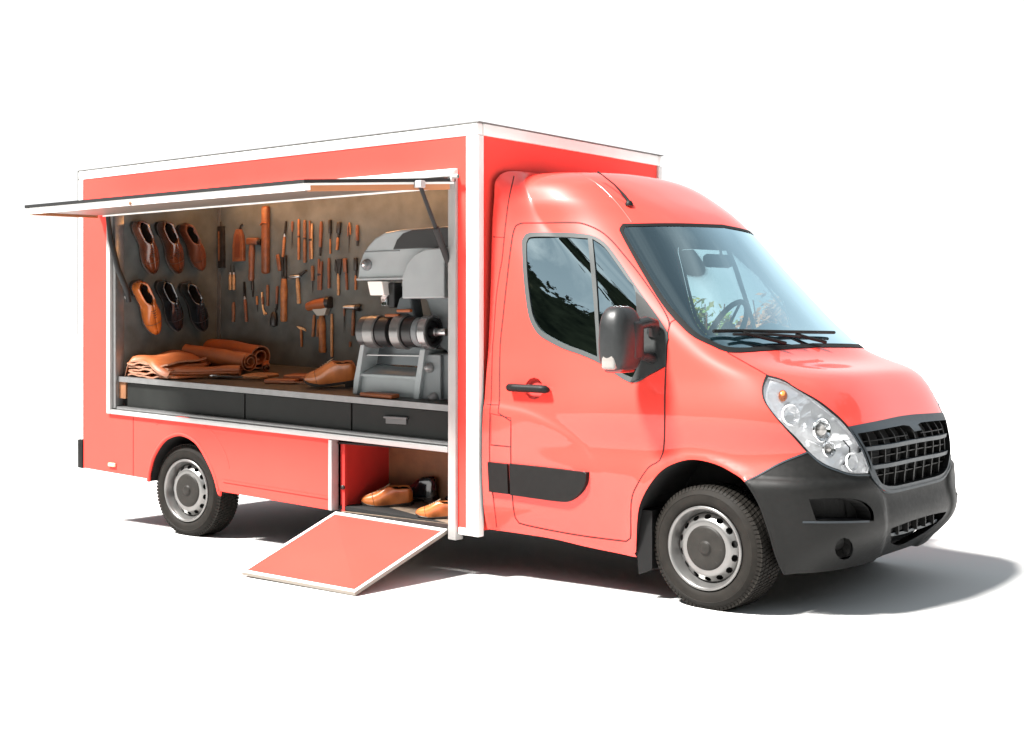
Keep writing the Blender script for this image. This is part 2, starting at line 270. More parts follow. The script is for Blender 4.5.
FEAT = json.loads('''{"arch":[[1.3635,0.177],[1.3509,0.383],[1.3382,0.588],[1.3271,0.777],[1.3184,0.941],[1.312,1.077],[1.3072,1.186],[1.3013,1.323],[1.2964,1.419],[1.2909,1.5],[1.2835,1.59],[1.2732,1.695],[1.2607,1.806],[1.2462,1.919],[1.2306,2.03],[1.2137,2.138],[1.1955,2.244],[1.1757,2.345],[1.1545,2.438],[1.1311,2.523],[1.1061,2.6],[1.0814,2.665],[1.0591,2.716],[1.0339,2.758],[1.0118,2.776],[0.9883,2.777],[0.9684,2.765],[0.948,2.743],[0.9284,2.713],[0.9103,2.677],[0.8894,2.62],[0.8706,2.552],[0.8529,2.477],[0.8355,2.406],[0.819,2.328],[0.8038,2.223],[0.7949,2.141],[0.7859,2.05],[0.7772,1.954],[0.7693,1.858],[0.7624,1.764],[0.7567,1.669],[0.7521,1.57],[0.7483,1.468],[0.745,1.364],[0.7418,1.259],[0.7387,1.148],[0.7358,1.028],[0.7325,0.897],[0.7284,0.761],[0.7234,0.625],[0.7154,0.463],[0.7066,0.312],[0.697,0.166],[0.6868,0.019]],"sill":[[1.9905,0.385],[1.966,0.381],[1.9417,0.376],[1.9175,0.372],[1.8939,0.367],[1.8706,0.361],[1.8478,0.354],[1.8219,0.346],[1.7965,0.338],[1.7717,0.33],[1.7471,0.319],[1.723,0.306],[1.6991,0.29],[1.6764,0.27],[1.655,0.245],[1.6339,0.219],[1.6122,0.192],[1.5888,0.164],[1.563,0.138],[1.544,0.121],[1.5239,0.104],[1.5028,0.087],[1.4813,0.07],[1.4592,0.053],[1.4371,0.036],[1.4151,0.02],[1.3936,0.003]],"door":[[1.6123,7.957],[1.5585,8.06],[1.4793,8.109],[1.411,8.122],[1.3284,8.124],[1.231,8.12],[1.1152,8.116],[1.0154,8.114],[0.971,8.11],[0.9367,8.105],[0.9038,8.101],[0.8747,8.095],[0.8514,8.089],[0.8204,8.08],[0.8006,8.067],[0.783,8.04],[0.7638,7.992],[0.7463,7.937],[0.7328,7.875],[0.7239,7.818],[0.7187,7.754],[0.715,7.689],[0.7133,7.635],[0.7127,7.58],[0.7129,7.521],[0.7132,7.457],[0.7133,7.402],[0.7135,7.344],[0.7142,7.283],[0.7157,7.217],[0.7186,7.144],[0.7224,7.073],[0.7274,6.993],[0.734,6.909],[0.7416,6.829],[0.7502,6.754],[0.7592,6.69],[0.7726,6.608],[0.7866,6.539],[0.8026,6.476],[0.822,6.417],[0.854,6.349],[0.8919,6.29],[0.9356,6.221],[0.9761,6.15],[1.0111,6.065],[1.0458,5.906],[1.0612,5.805],[1.0755,5.676],[1.0879,5.511],[1.0968,5.316],[1.1039,5.118],[1.1114,4.943],[1.1174,4.775],[1.1216,4.608],[1.1236,4.478],[1.1249,4.334],[1.1258,4.177],[1.1268,4.009],[1.1272,3.828],[1.1264,3.644],[1.1256,3.46],[1.126,3.285],[1.1285,3.126],[1.1336,2.987],[1.1403,2.871],[1.1623,2.66],[1.1839,2.561],[1.2041,2.503],[1.2241,2.419],[1.2433,2.298],[1.2615,2.176],[1.2775,2.057],[1.2908,1.945],[1.3016,1.851],[1.3104,1.768],[1.3178,1.675],[1.3239,1.55],[1.3268,1.453],[1.3294,1.333],[1.3323,1.196],[1.3364,1.046],[1.3423,0.89],[1.3496,0.743],[1.3569,0.626],[1.3839,0.493],[1.3989,0.488],[1.4177,0.486],[1.4397,0.487],[1.4639,0.489],[1.4898,0.494],[1.5165,0.5],[1.5433,0.508],[1.5694,0.517],[1.594,0.527],[1.6185,0.539],[1.6445,0.554],[1.6713,0.571],[1.6983,0.59],[1.7247,0.609],[1.7497,0.629],[1.7729,0.647],[1.793,0.665],[1.8097,0.681],[1.841,0.725],[1.8452,0.794],[1.8532,0.878],[1.8554,1.108],[1.8557,1.213],[1.8561,1.336],[1.8566,1.472],[1.8572,1.617],[1.8577,1.772],[1.8578,1.937],[1.8572,2.111],[1.8561,2.287],[1.8543,2.485],[1.8525,2.684],[1.8509,2.876],[1.8503,3.059],[1.8503,3.24],[1.8511,3.422],[1.8524,3.605],[1.8747,3.682],[1.8973,3.758],[1.9198,3.834],[1.9209,4.012],[1.9222,4.187],[1.9236,4.36],[1.9252,4.532],[1.9267,4.705],[1.9281,4.882],[1.9294,5.069],[1.9307,5.282],[1.932,5.506],[1.9324,5.698],[1.9318,5.848],[1.9294,6.019],[1.9257,6.146],[1.9207,6.25],[1.9152,6.339],[1.9094,6.421],[1.9029,6.501],[1.8967,6.579],[1.8885,6.67],[1.8793,6.758],[1.87,6.843],[1.8602,6.929],[1.8492,7.016],[1.8372,7.101],[1.8242,7.187],[1.8094,7.272],[1.7927,7.355],[1.7758,7.436],[1.7566,7.513],[1.7377,7.585],[1.7073,7.688],[1.6774,7.786],[1.6449,7.876]],"winframe":[[1.5455,7.755],[1.4747,7.849],[1.436,7.878],[1.3541,7.896],[1.2855,7.898],[1.1952,7.896],[1.0908,7.892],[0.9931,7.884],[0.9601,7.876],[0.9265,7.869],[0.8973,7.861],[0.8716,7.853],[0.8483,7.841],[0.8203,7.822],[0.7966,7.8],[0.7784,7.766],[0.7665,7.723],[0.7596,7.67],[0.7561,7.606],[0.7558,7.548],[0.7579,7.484],[0.7614,7.416],[0.7655,7.348],[0.7699,7.283],[0.7754,7.217],[0.7818,7.146],[0.7893,7.064],[0.795,7.002],[0.8018,6.934],[0.8095,6.864],[0.8183,6.795],[0.8281,6.725],[0.8388,6.658],[0.8504,6.588],[0.863,6.514],[0.8766,6.439],[0.8913,6.366],[0.9066,6.297],[0.9231,6.239],[0.9711,6.137],[1.0187,6.037],[1.0405,5.935],[1.0626,5.793],[1.0807,5.61],[1.0924,5.398],[1.114,5.309],[1.135,5.22],[1.1561,5.137],[1.1783,5.065],[1.2011,4.981],[1.2242,4.893],[1.2481,4.831],[1.2748,4.826],[1.2921,4.862],[1.3112,4.927],[1.3311,5.013],[1.3514,5.117],[1.3718,5.235],[1.3911,5.35],[1.4083,5.442],[1.4343,5.554],[1.457,5.635],[1.478,5.695],[1.4984,5.751],[1.525,5.807],[1.5501,5.852],[1.5741,5.898],[1.5971,5.95],[1.6189,6.005],[1.6398,6.055],[1.6603,6.104],[1.6799,6.151],[1.6962,6.21],[1.708,6.281],[1.7167,6.361],[1.7218,6.449],[1.7225,6.519],[1.7204,6.593],[1.7161,6.674],[1.7095,6.767],[1.7042,6.838],[1.6975,6.917],[1.6893,7.002],[1.6803,7.09],[1.6696,7.176],[1.6577,7.258],[1.644,7.342],[1.6267,7.433],[1.6074,7.524],[1.5861,7.612],[1.5658,7.692]],"glass1":[[1.5023,7.7],[1.448,7.781],[1.4156,7.801],[1.3465,7.808],[1.2909,7.809],[1.2211,7.808],[1.1397,7.805],[1.0507,7.8],[0.985,7.793],[0.9527,7.785],[0.9204,7.775],[0.8886,7.764],[0.8577,7.753],[0.8279,7.744],[0.8505,7.655],[0.8741,7.571],[0.8992,7.49],[0.9268,7.409],[0.9579,7.324],[0.9935,7.235],[1.0374,7.153],[1.0803,7.066],[1.1202,6.975],[1.1574,6.882],[1.1936,6.79],[1.2277,6.697],[1.2588,6.602],[1.285,6.517],[1.3104,6.427],[1.3331,6.332],[1.3546,6.232],[1.3735,6.123],[1.3898,6.001],[1.4029,5.856],[1.4125,5.678],[1.432,5.739],[1.4516,5.795],[1.471,5.847],[1.4894,5.891],[1.5122,5.932],[1.5337,5.967],[1.5551,6.007],[1.5771,6.05],[1.5993,6.099],[1.6199,6.146],[1.639,6.188],[1.6563,6.23],[1.6705,6.281],[1.6813,6.345],[1.6889,6.417],[1.6923,6.497],[1.6924,6.559],[1.689,6.624],[1.6841,6.697],[1.6766,6.782],[1.6682,6.864],[1.6589,6.96],[1.6475,7.062],[1.6336,7.163],[1.6178,7.257],[1.5994,7.351],[1.5767,7.449],[1.5514,7.545],[1.525,7.631]],"glass2":[[0.8059,7.732],[0.7965,7.69],[0.7871,7.647],[0.7815,7.591],[0.7814,7.535],[0.7841,7.469],[0.7883,7.401],[0.7925,7.334],[0.797,7.266],[0.8024,7.194],[0.8081,7.126],[0.8134,7.065],[0.814,7.014],[0.8136,6.976],[0.8301,6.903],[0.8508,6.843],[0.8803,6.771],[0.918,6.692],[0.9623,6.609],[1.0085,6.526],[1.0414,6.445],[1.0706,6.366],[1.0976,6.282],[1.1214,6.194],[1.1427,6.102],[1.1606,6.005],[1.1752,5.898],[1.1888,5.759],[1.1983,5.601],[1.2041,5.429],[1.2075,5.253],[1.2099,5.091],[1.2332,4.995],[1.2647,4.974],[1.2829,5.013],[1.3059,5.075],[1.3312,5.159],[1.3562,5.263],[1.3776,5.382],[1.392,5.503],[1.3988,5.659],[1.3932,5.798],[1.3785,5.942],[1.3568,6.105],[1.3433,6.186],[1.3255,6.276],[1.3036,6.37],[1.2781,6.464],[1.2482,6.56],[1.2161,6.654],[1.1811,6.745],[1.1466,6.832],[1.1122,6.912],[1.0615,7.024],[1.0076,7.131],[0.9657,7.227],[0.9315,7.316],[0.9027,7.396],[0.8788,7.467],[0.8462,7.576],[0.8254,7.653]],"ws":[[0.0,8.121],[0.0,8.092],[0.0,8.071],[0.0,8.059],[0.0349,8.049],[0.0886,8.04],[0.1396,8.033],[0.1867,8.028],[0.2299,8.024],[0.269,8.022],[0.3046,8.02],[0.3366,8.018],[0.3713,8.016],[0.4057,8.014],[0.4392,8.012],[0.471,8.01],[0.5005,8.008],[0.527,8.007],[0.5498,8.007],[0.5681,8.006],[0.5987,8.008],[0.606,7.996],[0.633,7.912],[0.6398,7.878],[0.6484,7.772],[0.6531,7.707],[0.6589,7.628],[0.6653,7.541],[0.6723,7.451],[0.6798,7.359],[0.6872,7.272],[0.6944,7.19],[0.7015,7.112],[0.7094,7.031],[0.7178,6.951],[0.7264,6.873],[0.7349,6.802],[0.7428,6.735],[0.7497,6.675],[0.7568,6.601],[0.7611,6.536],[0.7635,6.478],[0.7645,6.424],[0.7654,6.375],[0.7661,6.302],[0.7639,6.243],[0.7557,6.187],[0.744,6.148],[0.7285,6.112],[0.712,6.076],[0.6967,6.044],[0.6807,6.002],[0.6665,5.958],[0.6478,5.927],[0.6234,5.913],[0.5951,5.913],[0.5628,5.923],[0.536,5.936],[0.5067,5.956],[0.4738,5.98],[0.4362,6.006],[0.4083,6.021],[0.377,6.037],[0.3427,6.053],[0.3062,6.07],[0.2679,6.085],[0.2288,6.099],[0.1867,6.112],[0.1402,6.123],[0.092,6.131],[0.0445,6.137],[0.0011,6.141],[0.0,6.143],[0.0,6.146],[0.0,6.148],[0.0,6.232],[0.0,6.31],[0.0,6.386],[0.0,6.459],[0.0,6.53],[0.0,6.601],[0.0,6.672],[0.0,6.744],[0.0,6.818],[0.0,6.894],[0.0,6.974],[0.0,7.056],[0.0,7.139],[0.0,7.223]],"wsglass":[[0.0,8.075],[0.0,8.036],[0.0,8.013],[0.0,7.995],[0.009,7.986],[0.0613,7.977],[0.1127,7.97],[0.1613,7.965],[0.2064,7.96],[0.2478,7.958],[0.2854,7.956],[0.3196,7.954],[0.3507,7.953],[0.384,7.951],[0.4174,7.95],[0.4499,7.948],[0.4808,7.947],[0.5094,7.945],[0.5351,7.944],[0.5572,7.944],[0.5748,7.943],[0.602,7.938],[0.6052,7.924],[0.6231,7.864],[0.6287,7.811],[0.6356,7.7],[0.6394,7.635],[0.6439,7.56],[0.6489,7.476],[0.6542,7.389],[0.6598,7.304],[0.6653,7.222],[0.6703,7.152],[0.6761,7.079],[0.6823,7.003],[0.6888,6.93],[0.6952,6.859],[0.7011,6.795],[0.7058,6.737],[0.7101,6.665],[0.7123,6.601],[0.7128,6.543],[0.7127,6.49],[0.7126,6.44],[0.7134,6.384],[0.7137,6.333],[0.7123,6.288],[0.7076,6.247],[0.6982,6.206],[0.6856,6.17],[0.6715,6.139],[0.6583,6.109],[0.6431,6.073],[0.6278,6.045],[0.6095,6.026],[0.5878,6.019],[0.5631,6.021],[0.5336,6.03],[0.5081,6.04],[0.48,6.054],[0.4481,6.072],[0.4112,6.091],[0.3827,6.106],[0.3505,6.122],[0.3156,6.136],[0.2785,6.15],[0.2395,6.162],[0.1998,6.174],[0.1568,6.184],[0.1094,6.192],[0.0598,6.199],[0.0113,6.204],[0.0,6.207],[0.0,6.209],[0.0,6.211],[0.0,6.212],[0.0,6.291],[0.0,6.367],[0.0,6.439],[0.0,6.511],[0.0,6.581],[0.0,6.652],[0.0,6.722],[0.0,6.795],[0.0,6.869],[0.0,6.947],[0.0,7.028],[0.0,7.11],[0.0,7.192]],"headrim":[[0.6046,5.138],[0.6338,4.979],[0.6544,4.831],[0.6635,4.726],[0.669,4.617],[0.6702,4.511],[0.6669,4.408],[0.6604,4.305],[0.6526,4.201],[0.6447,4.096],[0.6362,3.987],[0.6276,3.87],[0.621,3.775],[0.6141,3.673],[0.6071,3.568],[0.6001,3.461],[0.5937,3.35],[0.5871,3.238],[0.58,3.13],[0.5718,3.033],[0.5627,2.944],[0.5528,2.86],[0.5418,2.784],[0.5302,2.717],[0.5132,2.645],[0.495,2.587],[0.4769,2.537],[0.4596,2.491],[0.4424,2.452],[0.4233,2.423],[0.4005,2.406],[0.3748,2.397],[0.3468,2.385],[0.3465,2.455],[0.3494,2.547],[0.3558,2.647],[0.3638,2.77],[0.3716,2.901],[0.3783,3.034],[0.3843,3.183],[0.3892,3.358],[0.3918,3.505],[0.3939,3.653],[0.3966,3.79],[0.4006,3.906],[0.4082,4.031],[0.4183,4.136],[0.4308,4.232],[0.4409,4.303],[0.4518,4.373],[0.463,4.441],[0.475,4.506],[0.4876,4.57],[0.5013,4.632],[0.5143,4.694],[0.5263,4.755],[0.5359,4.819],[0.5444,4.882],[0.5519,4.945],[0.5607,4.997],[0.5736,5.055],[0.5891,5.096]],"headlens":[[0.6054,5.071],[0.6312,4.932],[0.6502,4.797],[0.6585,4.696],[0.6633,4.591],[0.664,4.487],[0.6603,4.386],[0.6536,4.285],[0.6458,4.184],[0.6378,4.081],[0.629,3.976],[0.6204,3.865],[0.6136,3.777],[0.6065,3.685],[0.5994,3.59],[0.5928,3.492],[0.585,3.355],[0.5774,3.219],[0.5683,3.091],[0.5574,2.974],[0.5451,2.865],[0.531,2.772],[0.515,2.699],[0.4979,2.637],[0.4804,2.584],[0.4638,2.536],[0.4473,2.494],[0.4288,2.464],[0.4074,2.448],[0.3837,2.442],[0.3582,2.434],[0.3565,2.495],[0.3579,2.58],[0.364,2.679],[0.3719,2.803],[0.3793,2.933],[0.3857,3.066],[0.3917,3.215],[0.3967,3.386],[0.4006,3.572],[0.4044,3.752],[0.4099,3.898],[0.4177,4.013],[0.4278,4.108],[0.4392,4.196],[0.4483,4.263],[0.4577,4.329],[0.4677,4.394],[0.4784,4.457],[0.4903,4.52],[0.503,4.583],[0.5155,4.646],[0.5268,4.708],[0.5365,4.771],[0.5449,4.835],[0.5531,4.897],[0.5615,4.95],[0.5753,4.998],[0.5902,5.035]],"hood":[[0.0,6.145],[0.2779,6.145],[0.3286,6.068],[0.3603,6.046],[0.3976,6.026],[0.4362,6.006],[0.4679,5.984],[0.5018,5.961],[0.5345,5.939],[0.5628,5.923],[0.5915,5.91],[0.6151,5.904],[0.639,5.898],[0.6309,5.838],[0.6241,5.773],[0.6196,5.699],[0.6159,5.622],[0.6142,5.533],[0.6126,5.439],[0.6104,5.352],[0.6081,5.279],[0.6049,5.188],[0.5988,5.121],[0.5873,5.085],[0.573,5.05],[0.5607,4.997],[0.5523,4.946],[0.5448,4.883],[0.536,4.819],[0.5263,4.755],[0.5143,4.694],[0.5013,4.632],[0.4876,4.57],[0.475,4.506],[0.463,4.441],[0.4518,4.373],[0.4409,4.303],[0.4308,4.232],[0.4181,4.123],[0.4078,4.003],[0.4006,3.906],[0.3865,3.888],[0.3663,3.899],[0.3367,3.915],[0.3018,3.933],[0.267,3.948],[0.2336,3.962],[0.1989,3.976],[0.1643,3.989],[0.1324,3.998],[0.0844,4.01],[0.0434,4.019],[0.0,4.019]],"fenderline":[[0.7183,6.364],[0.7251,6.399],[0.7319,6.433],[0.7386,6.468],[0.7707,6.449],[0.8073,6.418],[0.8565,6.345],[0.9141,6.256]],"roofseam":[[1.5018,10.266],[1.4427,9.887],[1.4605,9.615],[1.5053,9.385],[1.5561,9.166],[1.6014,8.935],[1.6401,8.667],[1.6671,8.467],[1.6984,8.267],[1.7322,8.087],[1.7645,7.931],[1.7926,7.796],[1.8176,7.679],[1.8368,7.577],[1.8524,7.492],[1.8643,7.426],[1.885,7.323],[1.8985,7.266],[1.9079,7.206],[1.9175,7.133],[1.928,7.048],[1.9372,6.957],[1.9448,6.863],[1.951,6.773],[1.9555,6.692],[1.9592,6.604],[1.9626,6.513],[1.9653,6.42],[1.9674,6.329],[1.9691,6.244],[1.9709,6.167],[1.9733,6.076],[1.9752,6.033],[1.976,5.845],[1.9756,5.723],[1.9748,5.55],[1.9734,5.33],[1.9718,5.102],[1.9707,4.901],[1.9694,4.709],[1.9682,4.523],[1.9669,4.34],[1.9658,4.162],[1.9648,3.987],[1.9639,3.822],[1.963,3.634],[1.9624,3.457],[1.962,3.288],[1.9619,3.125],[1.9619,2.964],[1.9619,2.796],[1.9618,2.619],[1.9616,2.432],[1.961,2.238],[1.9602,2.081],[1.9589,1.93],[1.9571,1.787],[1.955,1.649],[1.9528,1.512],[1.9506,1.374],[1.9488,1.23],[1.9476,1.075],[1.9476,0.901],[1.9492,0.708],[1.9521,0.498]],"pseam":[[1.9705,7.825],[1.8697,7.816],[1.7791,7.809]],"flap":[[1.9585,3.808],[1.9319,3.78],[1.9055,3.753],[1.8793,3.726],[1.8532,3.699],[1.8518,3.52],[1.8505,3.339],[1.8498,3.158],[1.8498,2.978],[1.8509,2.794],[1.8763,2.799],[1.9021,2.805],[1.928,2.811],[1.9541,2.816],[1.9541,2.985],[1.9545,3.15],[1.9552,3.316],[1.9561,3.481],[1.9573,3.646]],"flap2":[[1.9568,2.799],[1.9301,2.793],[1.9034,2.788],[1.877,2.783],[1.8509,2.777]],"rseam":[[1.9856,4.078],[1.9659,4.077],[1.9435,4.077],[1.9237,4.076]],"crease":[[1.9183,4.063],[1.8919,4.039],[1.8654,4.018],[1.8392,3.995],[1.8134,3.968],[1.7883,3.933],[1.7638,3.889],[1.7397,3.839],[1.7161,3.783],[1.6932,3.724],[1.6709,3.663],[1.6439,3.583],[1.6177,3.497],[1.5932,3.409],[1.5711,3.324],[1.5453,3.217],[1.5234,3.113],[1.5054,3.009],[1.4927,2.902],[1.4839,2.792],[1.4759,2.681]],"mould1":[[1.9661,2.254],[1.9409,2.249],[1.9158,2.244],[1.8911,2.238],[1.8665,2.233],[1.8671,2.084],[1.8673,1.946],[1.8673,1.819],[1.867,1.699],[1.8666,1.583],[1.8664,1.469],[1.8898,1.473],[1.9134,1.477],[1.9372,1.481],[1.9611,1.485],[1.9619,1.599],[1.9629,1.715],[1.9638,1.836],[1.9647,1.964],[1.9654,2.104]],"mould2":[[1.8613,2.254],[1.834,2.249],[1.8071,2.245],[1.7804,2.241],[1.7538,2.237],[1.7274,2.232],[1.701,2.227],[1.6747,2.221],[1.6484,2.214],[1.6221,2.207],[1.5961,2.198],[1.5701,2.189],[1.5442,2.18],[1.5186,2.172],[1.4931,2.163],[1.4975,2.051],[1.5013,1.944],[1.507,1.848],[1.5206,1.72],[1.5388,1.609],[1.554,1.54],[1.5714,1.478],[1.5896,1.433],[1.6031,1.41],[1.6174,1.405],[1.6482,1.407],[1.667,1.409],[1.6899,1.414],[1.7157,1.42],[1.7438,1.427],[1.7734,1.434],[1.8035,1.442],[1.8331,1.449],[1.8617,1.455],[1.8619,1.575],[1.8622,1.695],[1.8625,1.82],[1.8625,1.953],[1.8621,2.098]],"grille":[[0.0,4.006],[0.0456,4.006],[0.0888,3.997],[0.1349,3.983],[0.1669,3.97],[0.2009,3.954],[0.2438,3.933],[0.2758,3.916],[0.3099,3.895],[0.3437,3.87],[0.3753,3.841],[0.4032,3.811],[0.4032,3.713],[0.403,3.561],[0.4017,3.424],[0.3984,3.258],[0.393,3.099],[0.387,2.967],[0.3799,2.821],[0.3725,2.689],[0.3633,2.568],[0.353,2.453],[0.3414,2.345],[0.3274,2.247],[0.3087,2.158],[0.2869,2.077],[0.2653,2.014],[0.2396,1.969],[0.2059,1.955],[0.1678,1.952],[0.1191,1.954],[0.0671,1.953],[0.0,1.953]],"gropen":[[0.0,3.292],[0.0343,3.292],[0.0364,3.445],[0.0394,3.579],[0.0772,3.655],[0.097,3.658],[0.1374,3.647],[0.1687,3.64],[0.2063,3.629],[0.2441,3.614],[0.2777,3.599],[0.304,3.586],[0.3348,3.572],[0.3584,3.563],[0.3805,3.553],[0.3798,3.392],[0.3771,3.238],[0.3726,3.099],[0.3672,2.976],[0.3594,2.831],[0.3508,2.698],[0.34,2.576],[0.3274,2.457],[0.3134,2.345],[0.3008,2.255],[0.2876,2.182],[0.272,2.141],[0.2457,2.099],[0.2049,2.072],[0.1741,2.069],[0.1355,2.07],[0.0921,2.073],[0.0479,2.073],[0.0,2.073]],"bumper":[[0.8041,2.215],[0.7817,2.294],[0.7603,2.375],[0.7399,2.458],[0.7208,2.538],[0.7027,2.615],[0.6857,2.687],[0.6698,2.75],[0.6521,2.815],[0.6354,2.871],[0.6192,2.921],[0.6033,2.967],[0.5874,3.013],[0.5712,3.062],[0.5618,2.968],[0.5522,2.875],[0.5416,2.79],[0.5302,2.717],[0.5132,2.643],[0.495,2.587],[0.4769,2.537],[0.4596,2.491],[0.4424,2.452],[0.4233,2.423],[0.4005,2.406],[0.3748,2.397],[0.3468,2.385],[0.3352,2.294],[0.3185,2.2],[0.2988,2.101],[0.2833,2.025],[0.2661,1.967],[0.2436,1.934],[0.207,1.919],[0.1768,1.919],[0.1381,1.923],[0.0944,1.927],[0.0499,1.929],[0.0,1.929]],"bstep":[[0.3457,2.321],[0.3285,2.228],[0.3104,2.134],[0.2953,2.03],[0.2849,1.92],[0.2798,1.803],[0.2808,1.66],[0.2843,1.553],[0.2889,1.43],[0.293,1.298],[0.2946,1.16],[0.2921,1.022],[0.2808,0.836],[0.2574,0.624],[0.2218,0.4],[0.1859,0.204]],"intake":[[0.5824,1.884],[0.5634,1.893],[0.5443,1.903],[0.5254,1.911],[0.5066,1.913],[0.4871,1.911],[0.4671,1.906],[0.4476,1.895],[0.4299,1.878],[0.4106,1.846],[0.3949,1.804],[0.3817,1.754],[0.368,1.66],[0.3613,1.555],[0.3622,1.45],[0.3655,1.343],[0.3884,1.359],[0.4097,1.37],[0.4302,1.38],[0.4503,1.389],[0.4703,1.399],[0.4872,1.408],[0.5045,1.418],[0.5218,1.428],[0.5391,1.437],[0.5563,1.445],[0.5733,1.452],[0.5755,1.559],[0.5776,1.666],[0.5798,1.773]],"ledge":[[0.6181,1.417],[0.5992,1.418],[0.58,1.417],[0.5607,1.414],[0.5415,1.411],[0.5226,1.407],[0.5044,1.401],[0.4869,1.394],[0.4706,1.388],[0.4475,1.378],[0.4269,1.368],[0.4075,1.358],[0.3878,1.346],[0.3658,1.331],[0.3723,1.263],[0.3934,1.272],[0.4125,1.278],[0.4313,1.282],[0.4511,1.288],[0.4728,1.297],[0.4911,1.305],[0.5121,1.313],[0.5341,1.321],[0.5558,1.328],[0.5761,1.334],[0.5934,1.339],[0.6065,1.344]],"fog":[[0.4304,0.694],[0.4164,0.509],[0.4159,0.379],[0.4335,0.352],[0.462,0.43],[0.49,0.584],[0.5073,0.763],[0.5096,0.917],[0.5006,1.017],[0.4845,1.043],[0.4669,0.994],[0.449,0.872]],"lgrille":[[0.0,1.078],[0.0968,1.078],[0.1422,1.066],[0.1841,1.053],[0.2226,1.038],[0.2574,1.021],[0.2425,0.866],[0.2125,0.682],[0.1652,0.47],[0.1012,0.339],[0.0286,0.222],[0.0,0.222]],"handle":[[1.8545,4.575],[1.8276,4.572],[1.801,4.569],[1.7745,4.566],[1.7481,4.563],[1.722,4.56],[1.696,4.557],[1.6701,4.554]],"hcup":[[1.7004,4.59],[1.7059,4.437],[1.722,4.322],[1.7445,4.277],[1.7676,4.313],[1.7851,4.421],[1.7921,4.572],[1.7866,4.728],[1.7699,4.848],[1.7465,4.895],[1.7235,4.855],[1.7067,4.742]],"rib":[[0.5439,10.256],[0.5405,10.007],[0.533,9.832],[0.5263,9.679],[0.522,9.531],[0.5206,9.378],[0.5212,9.223],[0.523,9.07],[0.5256,8.921],[0.5286,8.779],[0.5331,8.612],[0.5381,8.46],[0.5424,8.334],[0.5455,8.237],[0.5489,8.126],[0.5514,8.053]],"antenna":[[0.4895,8.57]],"mirrorplate":[[0.8366,6.871],[0.8353,6.822],[0.8333,6.776],[0.8334,6.724],[0.8388,6.658],[0.8468,6.598],[0.8581,6.528],[0.8722,6.451],[0.8887,6.373],[0.9057,6.3],[0.9231,6.239],[0.9711,6.137],[1.0187,6.037],[1.0405,5.935],[1.0626,5.793],[1.0807,5.61],[1.0924,5.398],[1.114,5.309],[1.135,5.22],[1.1561,5.137],[1.1783,5.065],[1.2017,4.998],[1.2261,4.94],[1.2507,4.882],[1.2748,4.826],[1.2615,4.951],[1.2473,5.086],[1.2338,5.26],[1.2232,5.419],[1.2102,5.582],[1.1946,5.745],[1.1752,5.898],[1.16,6.0],[1.1418,6.097],[1.1206,6.191],[1.097,6.282],[1.0702,6.367],[1.0414,6.445],[1.0048,6.533],[0.9571,6.618],[0.9126,6.701],[0.8727,6.785]],"sl1":[[0.3908,2.983],[0.3837,2.986],[0.3652,2.987],[0.3464,2.985],[0.32,2.98],[0.2881,2.973],[0.2538,2.965],[0.2212,2.958],[0.1854,2.954],[0.152,2.953],[0.1181,2.954],[0.081,2.954],[0.0,2.954]],"sl2":[[0.3583,2.532],[0.3345,2.529],[0.3142,2.529],[0.2858,2.527],[0.2524,2.525],[0.218,2.523],[0.1848,2.524],[0.1503,2.526],[0.1138,2.528],[0.075,2.53],[0.0,2.53]],"th1":[[0.3947,3.235],[0.3705,3.24],[0.3449,3.243],[0.3169,3.245],[0.2856,3.246],[0.2556,3.248],[0.22,3.249],[0.1813,3.249],[0.1436,3.249],[0.1122,3.248],[0.076,3.246],[0.0598,3.244]],"th2":[[0.3687,2.752],[0.3497,2.747],[0.3292,2.741],[0.3012,2.737],[0.2758,2.736],[0.2426,2.735],[0.2048,2.733],[0.1664,2.731],[0.1338,2.73],[0.0908,2.732],[0.0647,2.737],[0.0,2.737]],"th3":[[0.3256,2.31],[0.316,2.318],[0.2933,2.325],[0.2697,2.329],[0.2356,2.33],[0.1948,2.33],[0.1527,2.328],[0.1173,2.326],[0.0693,2.325],[0.0375,2.327],[0.0,2.327]],"lsl":[[0.2246,0.75],[0.1839,0.724],[0.1387,0.695],[0.0964,0.673],[0.0511,0.669],[0.0129,0.676],[0.0,0.676]],"_h1":[[0.5848,4.141]],"_h2":[[0.5001,3.735]],"_h3":[[0.5006,3.114]],"_ha":[[0.5856,4.638]],"_hc":[[0.426,2.721]],"wip1":[[0.655,6.231],[0.6234,6.232],[0.5938,6.234],[0.5642,6.236],[0.5328,6.24],[0.4977,6.245],[0.4701,6.251],[0.4412,6.256],[0.4103,6.262],[0.3773,6.268],[0.3415,6.274],[0.3025,6.28],[0.2594,6.286],[0.2222,6.29],[0.1808,6.294],[0.1354,6.296],[0.0861,6.298],[0.0338,6.298],[0.0,6.295],[0.0,6.291],[0.0,6.285],[0.0,6.276]],"cowl":[[0.704,6.205],[0.6733,6.192],[0.6445,6.179],[0.6164,6.166],[0.5882,6.155],[0.5587,6.147],[0.5273,6.145],[0.4985,6.146],[0.4681,6.149],[0.4361,6.155],[0.4027,6.163],[0.3676,6.172],[0.331,6.182],[0.2927,6.192],[0.2504,6.204],[0.202,6.217],[0.1491,6.23],[0.0939,6.241],[0.0396,6.251],[0.0,6.257],[0.0,6.261],[0.0,6.27],[0.0,6.279]]}''')
XR = -1.285
